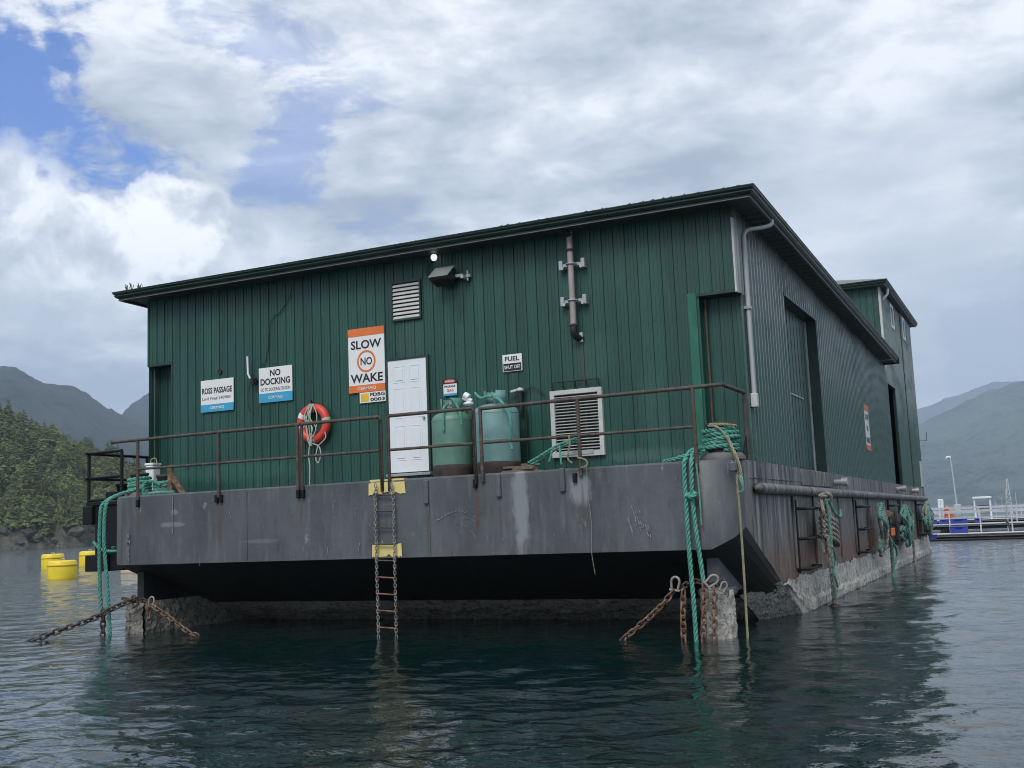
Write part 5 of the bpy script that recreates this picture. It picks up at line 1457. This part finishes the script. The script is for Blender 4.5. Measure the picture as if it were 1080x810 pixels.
def shackle(label, p, s_=1.0, m_=m_paleiron, yaw=0.0, tilt=0.0):
    s_ *= .78
    t = thing('shackle', label, 'shackle', p, 'shackles of the bow chains')
    x, y, z = p; Rt = Matrix.Rotation(yaw, 3, 'Z') @ Matrix.Rotation(tilt, 3, 'Y')
    def tf(v): return Vector(p)+Rt @ (Vector(v)*s_)
    pts = [tf(v) for v in [(-.055, 0, -.10), (-.07, 0, 0), (-.078, 0, .06), (-.055, 0, .12), (0, 0, .145), (.055, 0, .12), (.078, 0, .06), (.07, 0, 0), (.055, 0, -.10)]]
    part(t, 'bow', MB().tube(spline(pts, 3), .024*s_, 8), m_)
    part(t, 'pin', MB().cyl(tf((-.10, 0, -.10)), tf((.10, 0, -.10)), .024*s_, 8), m_)
    return t
YC = -1.40
# left corner
chain('dark chain slanting down into the water left of the bow', spline([(-11.15, YC, .66), (-11.55, YC-.15, .50), (-11.95, YC-.35, .30), (-12.35, YC-.8, .12), (-12.6, YC-1.2, -.04)], 8), m_darkchain, .20, .115, .026)
chain('dark chain hanging beside the turquoise ropes at the left corner', [(-11.84, YC-.12, .46), (-11.85, YC-.12, -.2)], m_darkchain, .18, .105, .024)
chain('pale rusty chain slanting right from the left skeg to the water', spline([(-10.86, YC, .56), (-10.5, YC, .40), (-10.15, YC, .20), (-9.9, YC, .06), (-9.7, YC, .0)], 6), m_lchain if False else m_rust, .17, .10, .022)
chain('rusty chain running along the left skeg top', spline([(-11.55, -1.32, .66), (-11.3, -1.33, .61), (-11.0, -1.34, .62), (-10.8, -1.36, .60)], 6), m_darkchain, .17, .10, .022)
shackle('pale shackle on the left skeg', (-10.78, YC, .58), .95, tilt=.3)
shackle('dark ring shackle at the top of the left slanting chain', (-11.18, YC, .60), 1.0, m_darkchain, tilt=-.4)
chain('short rusty chain hanging below the pale left shackle', [(-10.83, YC, .47), (-10.84, YC, .22)], m_rust, .15, .09, .02)
# right corner
chain('long rusty chain slanting left into the water from the right shackle', spline([(-.86, YC, .70), (-1.05, YC, .50), (-1.32, YC, .27), (-1.62, YC, .05), (-1.7, YC, -.02)], 6), m_rust, .17, .10, .022)
chain('rusty chain hanging left of the right skeg', [(-.72, YC, .70), (-.75, YC, .35), (-.76, YC, -.05)], m_rust, .17, .10, .024)
chain('rusty chain hanging between the turquoise rope and the pale skeg', [(-.41, YC-.02, .80), (-.43, YC-.03, .4), (-.47, YC-.03, -.05)], m_rust, .17, .10, .024)
chain('rusty chain hanging down the middle of the right skeg', [(-.27, YC, .74), (-.29, YC-.02, .35), (-.31, YC-.04, -.1)], m_rust, .17, .10, .024)
chain('dark chain draped over the top of the right skeg', spline([(-.80, -1.38, .70), (-.62, -1.3, .82), (-.42, -1.34, .80), (-.25, -1.36, .78), (-.12, -1.36, .86)], 6), m_darkchain, .15, .09, .02)
shackle('pale shackle at the head of the slanting right chain', (-.84, YC, .78), 1.0, tilt=.15)
shackle('pale hook shackle on top of the right skeg', (-.30, YC-.03, .82), 1.0, yaw=.2, tilt=.9)
shackle('small pale shackle at the right edge of the right skeg', (-.13, YC-.03, .74), .7, yaw=.5, tilt=.5)

# ------------------------------------------------------------------ chain ladder
t = thing('chain_ladder', 'chain ladder with rusty rungs hanging over the yellow patches', 'ladder', (-5.7, FY-.07, 0))
XL0, XL1, YL = -5.875, -5.53, FY-.075
lm = link_mesh(.068, .038, .0078, m_lchain)
lv = np.array([v.co[:] for v in lm.vertices]); lf = [tuple(p.vertices) for p in lm.polygons]
for x in (XL0, XL1):
    mb = MB(); z = 2.46; k = 0
    while z > -.25:
        a = R(90)*(k % 2)+.4
        ca_, sa_ = math.cos(a), math.sin(a)
        dx = .012*fn(z*1.3, x, 0)+(.02 if z > 2.3 else 0)*(1 if x < -5.7 else -1)
        mb.add([(x+dx+v[1]*ca_-v[2]*sa_, YL+v[1]*sa_+v[2]*ca_, z+v[0]) for v in lv], lf, True)
        z -= .051; k += 1
    part(t, 'side_chain', mb, m_lchain, 'stuff')
for k in range(10):
    z = 2.30-.268*k
    mb = MB(); mb.tube([(XL0-.02, YL, z+.012), (XL1+.02, YL, z-.012*(1 if k > 4 else .4))], .013, 8); part(t, 'rung', mb, m_rung)
bpy.data.meshes.remove(lm)

# ------------------------------------------------------------------ rope bundles on the hull side
def bundle(label, y, ztop, zbot, n, mats, spread, seed, thick, extra=None):
    t = thing('rope_bundle', label, 'rope', (HX1+.25, y, ztop), 'rope bundles hung on the barge side')
    r_ = random.Random(seed)
    for gi, m_ in enumerate(mats):
        mb = MB()
        for k in range(n):
            x = HX1+.20+r_.uniform(0, .13); yo = y+r_.uniform(-.5, .5)*spread; zb = zbot+(ztop-zbot)*r_.uniform(.0, .55)
            pts = [(x, y+r_.uniform(-.06, .06)*spread, ztop+r_.uniform(-.03, .06)), (x+r_.uniform(0, .08), yo, ztop-(ztop-zb)*.3),
                   (x+r_.uniform(0, .1), yo+r_.uniform(-.2, .2)*spread, ztop-(ztop-zb)*.65), (x, y+r_.uniform(-.3, .3)*spread, zb)]
            if r_.random() < .6:
                pts += [(x+.03, y+r_.uniform(-.5, .5)*spread, zb+.12), (x+.05, yo+.2*spread, ztop-(ztop-zb)*.45), (x, y+.1*spread, ztop-.1)]
            rope(mb, spline(pts, 6), thick*r_.uniform(.7, 1.1), n=5)
        part(t, ('grey_hank', 'green_hank', 'tan_hank')[gi], mb, m_)
    if extra: extra(t)
    return t
def ex1(t):
    mb = MB()
    for k in range(5):
        zz_ = 1.62-.09*k; rope(mb, spline([(HX1+.30, 3.75, zz_+.05), (HX1+.42, 4.1, zz_-.06), (HX1+.38, 4.55, zz_-.16), (HX1+.2, 4.7, zz_-.12), (HX1+.16, 4.2, zz_)], 6), .05)
    rope(mb, spline([(HX1+.25, 3.85, 2.0), (HX1+.36, 4.0, 2.05), (HX1+.36, 4.2, 1.9), (HX1+.25, 4.1, 1.75), (HX1+.2, 3.9, 1.85)], 6), .06)
    rope(mb, spline([(HX1+.3, 3.85, 1.5), (HX1+.34, 3.95, 1.0), (HX1+.33, 4.1, .5), (HX1+.32, 4.15, .05)], 8), .06)
    rope(mb, spline([(HX1+.36, 3.75, 1.3), (HX1+.36, 3.8, .8), (HX1+.35, 3.95, .4), (HX1+.34, 4.1, .0)], 8), .05)
    part(t, 'grey_coil', mb, m_greyrope)
    mb = MB(); rope(mb, spline([(HX1+.38, 3.7, 1.95), (HX1+.40, 3.72, 1.6), (HX1+.4, 3.75, 1.0), (HX1+.38, 3.85, .5), (HX1+.36, 4.0, .15)], 8), .026)
    rope(mb, spline([(HX1+.40, 3.8, 1.95), (HX1+.46, 4.1, 1.68), (HX1+.48, 4.5, 1.62), (HX1+.45, 4.75, 1.74)], 8), .028)
    rope(mb, spline([(HX1+.42, 3.7, 1.1), (HX1+.42, 4.0, .85), (HX1+.41, 3.8, .6), (HX1+.40, 4.1, .35)], 8), .02)
    part(t, 'green_line', mb, m_turqd)
    mb = MB(); mb.lathe(HX1+.33, 4.1, [(.06, -.14), (.15, -.1), (.15, -.01), (.07, .05)], 12); part(t, 'wet_end', mb, m_black)
bundle('big grey rope bundle with green line nearest the bow on the barge side', 3.95, 1.95, .75, 3, [m_greyrope], .5, 3, .04, ex1)
def ex2(t):
    mb = MB(); mb.box(HX1+.35, HX1+.40, 12.9, 13.5, 1.02, 1.22, .02); part(t, 'orange_tag', mb, m_orange)
    mb = MB(); rope(mb, spline([(HX1+.36, 11.9, 1.2), (HX1+.4, 12.3, .9), (HX1+.38, 12.6, .5), (HX1+.36, 12.7, .1), (HX1+.34, 12.6, -.2)], 8), .05)
    rope(mb, spline([(HX1+.36, 12.3, 1.0), (HX1+.4, 13.2, .75), (HX1+.38, 13.6, .5), (HX1+.36, 13.3, .3)], 8), .03); part(t, 'green_line', mb, m_turqd)
    mb = MB(); mb.lathe(HX1+.3, 12.75, [(.05, 1.45), (.16, 1.5), (.17, 1.62), (.06, 1.68)], 10); part(t, 'brown_float', mb, m_rust)
bundle('second rope bundle with an orange tag on the barge side', 11.9, 1.80, .55, 5, [m_greyrope, m_turqd], 1.2, 8, .05, ex2)
bundle('third rope bundle, mostly green, beside the hanger post on the barge side', 17.3, 1.75, .60, 8, [m_turqd, m_turqd], 2.4, 21, .055)
mb = MB(); rope(mb, spline([(HX1+.3, 18.4, 1.7), (HX1+.32, 18.5, .9), (HX1+.3, 18.6, .2), (HX1+.3, 18.6, -.2)], 6), .04); single('hanging_line', mb, m_greyrope, 'single dark line hanging straight down beside the third rope bundle', 'rope', (HX1+.3, 18.5, 1.7))
bundle('farthest rope bundle near the stern of the barge side', 24.3, 1.75, .60, 8, [m_turqd, m_turqd, m_tan], 2.6, 31, .055)

# ------------------------------------------------------------------ black fender platform on the left
t = thing('fender_platform', 'black steel fender platform with railing beside the left bow corner', 'platform', (-12.7, 0, 2.4))
PX0, PX1, PY0, PY1 = -13.08, -12.20, -.72, 2.4
part(t, 'platform_deck', MB().box(PX0-.05, PX1, PY0-.03, PY1, 2.43, 2.50, .01), m_blackpipe)
part(t, 'fender_block', MB().box(PX0-.10, PX0+.16, PY0-.08, PY1-.3, 2.06, 2.425, .02), m_blackpipe)
part(t, 'fender_wall', MB().box(PX0+.16, PX1+.02, PY0, PY1-.4, 1.15, 2.425, .02), m_blackpipe)
part(t, 'fender_block', MB().box(PX0-.0, PX1-.30, PY0-.10, PY1-.4, 1.14, 1.46, .02), m_blackpipe)
for (x, y) in ((PX0, PY0), (PX1, PY0), (PX0, .86), (PX0, PY1)):
    part(t, 'post', MB().cyl((x, y, 2.50), (x, y, 3.47), .032, 8), m_blackpipe)
for nm, z in (('top_rail', 3.47), ('mid_rail', 2.97)):
    part(t, nm, MB().tube([(PX1, PY0, z+.015), (PX0-.06, PY0, z)], .03, 8), m_blackpipe)
    part(t, nm, MB().tube([(PX0, PY0-.08, z), (PX0, PY1+.3, z-.02)], .03, 8), m_blackpipe)
part(t, 'toe_rail', MB().tube([(PX1, PY0, 2.55), (PX0, PY0, 2.53)], .03, 8), m_blackpipe)
t = thing('mooring_cleat', 'black cleat on the fender platform behind the turquoise rope', 'cleat', (-12.5, -.4, 2.5))
part(t, 'drum', MB().lathe(-12.42, -.45, [(.13, 2.50), (.13, 2.78), (.16, 2.79), (.16, 2.84)], 14), m_blackpipe)
part(t, 'horn', MB().box(-12.85, -12.5, -.52, -.38, 2.58, 2.70, .02), m_blackpipe)
mb = MB(); rope(mb, spline([(-12.9, -.76, 1.72), (-12.7, -.79, 1.58), (-12.4, -.82, 1.53), (-12.1, -.85, 1.55), (-11.95, -1.2, 1.6)], 8), .03)
rope(mb, spline([(-12.7, -.6, 2.52), (-12.5, -.72, 2.55), (-12.2, -.78, 2.60), (-11.9, -1.0, 2.62)], 8), .025)
single('tie_line', mb, m_turq, 'thin turquoise line tied round the black fender platform', 'rope', (-12.4, -.8, 1.6))
t = thing('white_container', 'white plastic container on deck behind the left railing', 'container', (-11.9, -.2, DK))
part(t, 'body', MB().box(-12.01, -11.80, -.30, -.08, DK+.005, 3.18, .02), m_white)
part(t, 'lid', MB().box(-12.02, -11.79, -.31, -.07, 3.183, 3.23, .01), m_white)
mb = MB(); mb.tube(spline([(-11.96, -.2, 3.23), (-11.93, -.2, 3.31), (-11.82, -.2, 3.32), (-11.78, -.2, 3.2)], 5), .012, 6); part(t, 'handle', mb, m_tan)

# ------------------------------------------------------------------ buoys
def buoy(label, x, y, r, h):
    t = thing('yellow_buoy', label, 'buoy', (x, y, 0), 'yellow drum buoys beyond the left bow')
    part(t, 'drum', MB().lathe(x, y, [(r*.94, -.3), (r, -.1), (r*1.0, h*.66), (r*.99, h*.70), (r*.96, h*.92), (r*.90, h*.98), (r*.7, h)], 32), m_buoy)
    part(t, 'band', MB().lathe(x, y, [(r*1.0, h*.68), (r*1.025, h*.69), (r*1.025, h*.78), (r*1.0, h*.79)], 32), m_buoyd)
    part(t, 'lifting_eye', MB().tube([(x-.12, y, h-.02), (x-.1, y, h+.1), (x+.1, y, h+.1), (x+.12, y, h-.02)], .025, 6), m_galv)
buoy('largest and nearest yellow drum buoy on the water left of the barge', -37.9, 21.0, .66, .84)
buoy('left yellow drum buoy half behind the nearest one', -53.3, 34.1, .70, .95)
buoy('yellow drum buoy partly hidden by the black fender platform', -54.0, 37.8, .70, 1.0)
t = thing('beige_float', 'low beige float lying on the water behind the left bow corner', 'float', (-37, 25, 0))
mb = MB(); mb.tube([(-38.6, 25.6, .05), (-38.3, 25.4, .08), (-34.6, 23.6, .08), (-34.3, 23.5, .05)], [.12, .28, .28, .12], 12); part(t, 'tube', mb, m_beige)

# ------------------------------------------------------------------ floating dock at the right
def walkway(label, y, x0, x1, z, w, posts, rail=True, z_top=1.4):
    t = thing('floating_walkway', label, 'walkway', ((x0+x1)/2, y, 0))
    part(t, 'deck', MB().box(x0, x1, y, y+w, z-.16, z, .02), m_dock)
    part(t, 'float', MB().box(x0, x1, y+.15, y+w-.15, z-.36, z-.165), m_blackpipe)
    part(t, 'deck_edge', MB().box(x0, x1, y-.05, y-.002, z-.10, z-.03), m_tankfoot)
    if rail:
        for nm, zz_, th in (('top_rail', z_top, .11), ('mid_rail', z_top-.34, .03), ('mid_rail', z_top-.68, .03)):
            part(t, nm, MB().box(x0, x1, y+w-.10, y+w-.04, z+zz_-.3-th/2, z+zz_-.3+th/2), m_dockrail)
        for x in np.arange(x0+.6, x1, posts):
            part(t, 'post', MB().box(x-.035, x+.035, y+w-.11, y+w-.03, z, z+z_top-.3, .005), m_dockrail)
    return t
walkway('near pale walkway of the floating dock with double railing', 44.2, -7, 20, .26, 1.6, 1.5, True, 1.42)
walkway('middle pale walkway of the floating dock behind the near one', 58.5, -9, 26, .52, 1.2, 2.2, True, 1.30)
walkway('far pale walkway of the floating dock', 78, -11, 34, .50, 1.5, 2.6, True, 1.2)
def crate(label, x, y, z, w, d, h):
    t = thing('blue_crate', label, 'crate', (x, y, z), 'blue crates on the floating dock')
    part(t, 'tub', MB().box(x-w/2, x+w/2, y-d/2, y+d/2, z, z+h*.88, .02), m_blue)
    part(t, 'rim', MB().box(x-w/2-.03, x+w/2+.03, y-d/2-.03, y+d/2+.03, z+h*.88+.002, z+h, .01), m_blue)
    part(t, 'grip', MB().box(x-w*.2, x+w*.2, y-d/2-.035, y-d/2-.031, z+h*.66, z+h*.78), m_blackpipe)
crate('bright blue crate on the near walkway of the dock', .07, 45.0, .262, .84, .6, .36)
crate('dark blue tub floating at the stern end of the barge', -1.3, 43.0, -.16, .75, .8, .44)
for (lab, x, w) in (('left blue crate on the middle walkway', -2.35, .45), ('blue crate second from left on the middle walkway', -1.68, .5), ('wide blue crate in the middle of the middle walkway', -.82, 1.05), ('small blue crate right of the wide one on the middle walkway', .35, .4)):
    crate(lab, x, 59.1, .522, w, .6, .30)
t = thing('lamp_post', 'tall thin grey lamp post leaning on the floating dock', 'lamp post', (-.87, 60.4, 0))
part(t, 'pole', MB().tube([(-.86, 60.4, .52), (-1.04, 60.4, 4.8)], [.065, .045], 8), m_dockrail)
part(t, 'lamp_head', MB().tube([(-1.03, 60.4, 4.76), (-1.07, 60.4, 4.86), (-1.26, 60.4, 4.84), (-1.32, 60.4, 4.76)], [.045, .08, .08, .05], 8), m_white)
part(t, 'foot', MB().box(-1.08, -.66, 60.2, 60.6, .0, 1.75, .03), m_dockrail)
t = thing('dock_shelter', 'small white framed shelter with flat top on the floating dock', 'shelter', (-.15, 79, .5))
for (x, y) in ((-.74, 78.4), (.42, 78.4), (-.74, 79.3), (.42, 79.3)): part(t, 'post', MB().box(x-.05, x+.05, y-.05, y+.05, .51, 2.12), m_white)
part(t, 'roof', MB().box(-.84, .54, 78.2, 79.5, 2.122, 2.28, .03), m_white)
part(t, 'back_board', MB().box(-.5, .3, 78.9, 78.98, .9, 1.62), m_greyink)
t = thing('white_box', 'white cabinet standing on the dock near the barge stern', 'cabinet', (-1.85, 60, 0))
part(t, 'body', MB().box(-2.02, -1.68, 59.8, 60.2, .0, 2.12, .03), m_white)
part(t, 'seam', MB().box(-1.86, -1.84, 59.78, 59.805, .7, 2.1), m_dockrail)
t = thing('orange_bag', 'orange heap of gear on the dock beside the white cabinet', 'bag', (-1.45, 59.9, 0))
part(t, 'sack', MB().lathe(-1.52, 59.9, [(.14, .0), (.18, .8), (.17, 1.3), (.12, 1.6), (.04, 1.7)], 10), m_orange)
part(t, 'sack', MB().lathe(-1.28, 60.1, [(.1, .0), (.13, .8), (.12, 1.3), (.08, 1.45), (.03, 1.52)], 10), m_orange)
t = thing('dock_mast', 'grey steel mast standing on the near walkway', 'mast', (2.75, 45.2, .36))
part(t, 'pole', MB().tube([(2.41, 45.2, .262), (2.44, 45.2, 2.47)], .035, 8), m_galv)
part(t, 'strut', MB().tube([(2.52, 45.2, .265), (2.36, 45.2, .85)], .06, 8), m_tankfoot)
t = thing('lattice_mast', 'pale lattice mast beyond the floating dock', 'mast', (1.75, 79, .5))
for s_ in (-1, 1): part(t, 'leg', MB().tube([(1.76+s_*.24, 79, .5), (1.80+s_*.03, 79, 3.6)], .03, 6), m_dock)
mb = MB()
for k in range(8):
    z0_, z1_ = .6+k*.37, .6+(k+1)*.37
    w0, w1 = .24-.21*(z0_-.5)/3.1, .24-.21*(z1_-.5)/3.1
    mb.tube([(1.77-w0, 79, z0_), (1.77+w1, 79, z1_)], .018, 5); mb.tube([(1.77-w0, 79, z0_), (1.77+w0, 79, z0_)], .018, 5)
part(t, 'brace', mb, m_dock)
for k, x in enumerate((.75, 1.25, 2.3)):
    single('dock_pole', MB().tube([(x, 80, .5), (x-.02, 80, 1.9+.3*k)], .03, 6), m_dockrail, ('thin dock pole left of the lattice mast', 'thin dock pole just before the lattice mast', 'thin dock pole right of the lattice mast')[k], 'pole', (x, 80, .5))
mb = MB(); mb.tube([(-7, 41.0, .02), (0, 40.9, .04), (9, 40.6, .02), (20, 40.2, .03)], .07, 8); single('floating_boom', mb, m_blackpipe, 'thin dark floating boom on the water before the dock', 'boom', (6, 40.6, 0))

# ------------------------------------------------------------------ haze over the bay
mb = MB(); mb.box(-9700, 9700, -9700, 9700, -4.0, 1150)
m = bpy.data.materials.new('bay_haze'); m.use_nodes = True
t_ = m.node_tree; t_.nodes.clear()
vo = t_.nodes.new('ShaderNodeVolumePrincipled'); oo = t_.nodes.new('ShaderNodeOutputMaterial')
vo.inputs['Color'].default_value = (.66, .81, 1.0, 1); vo.inputs['Density'].default_value = .00020; vo.inputs['Anisotropy'].default_value = 0.0
t_.links.new(vo.outputs[0], oo.inputs['Volume'])
o = link('haze', mb.mesh('haze', m)); tag(o, 'thin blue haze over the bay', None, None, 'stuff')
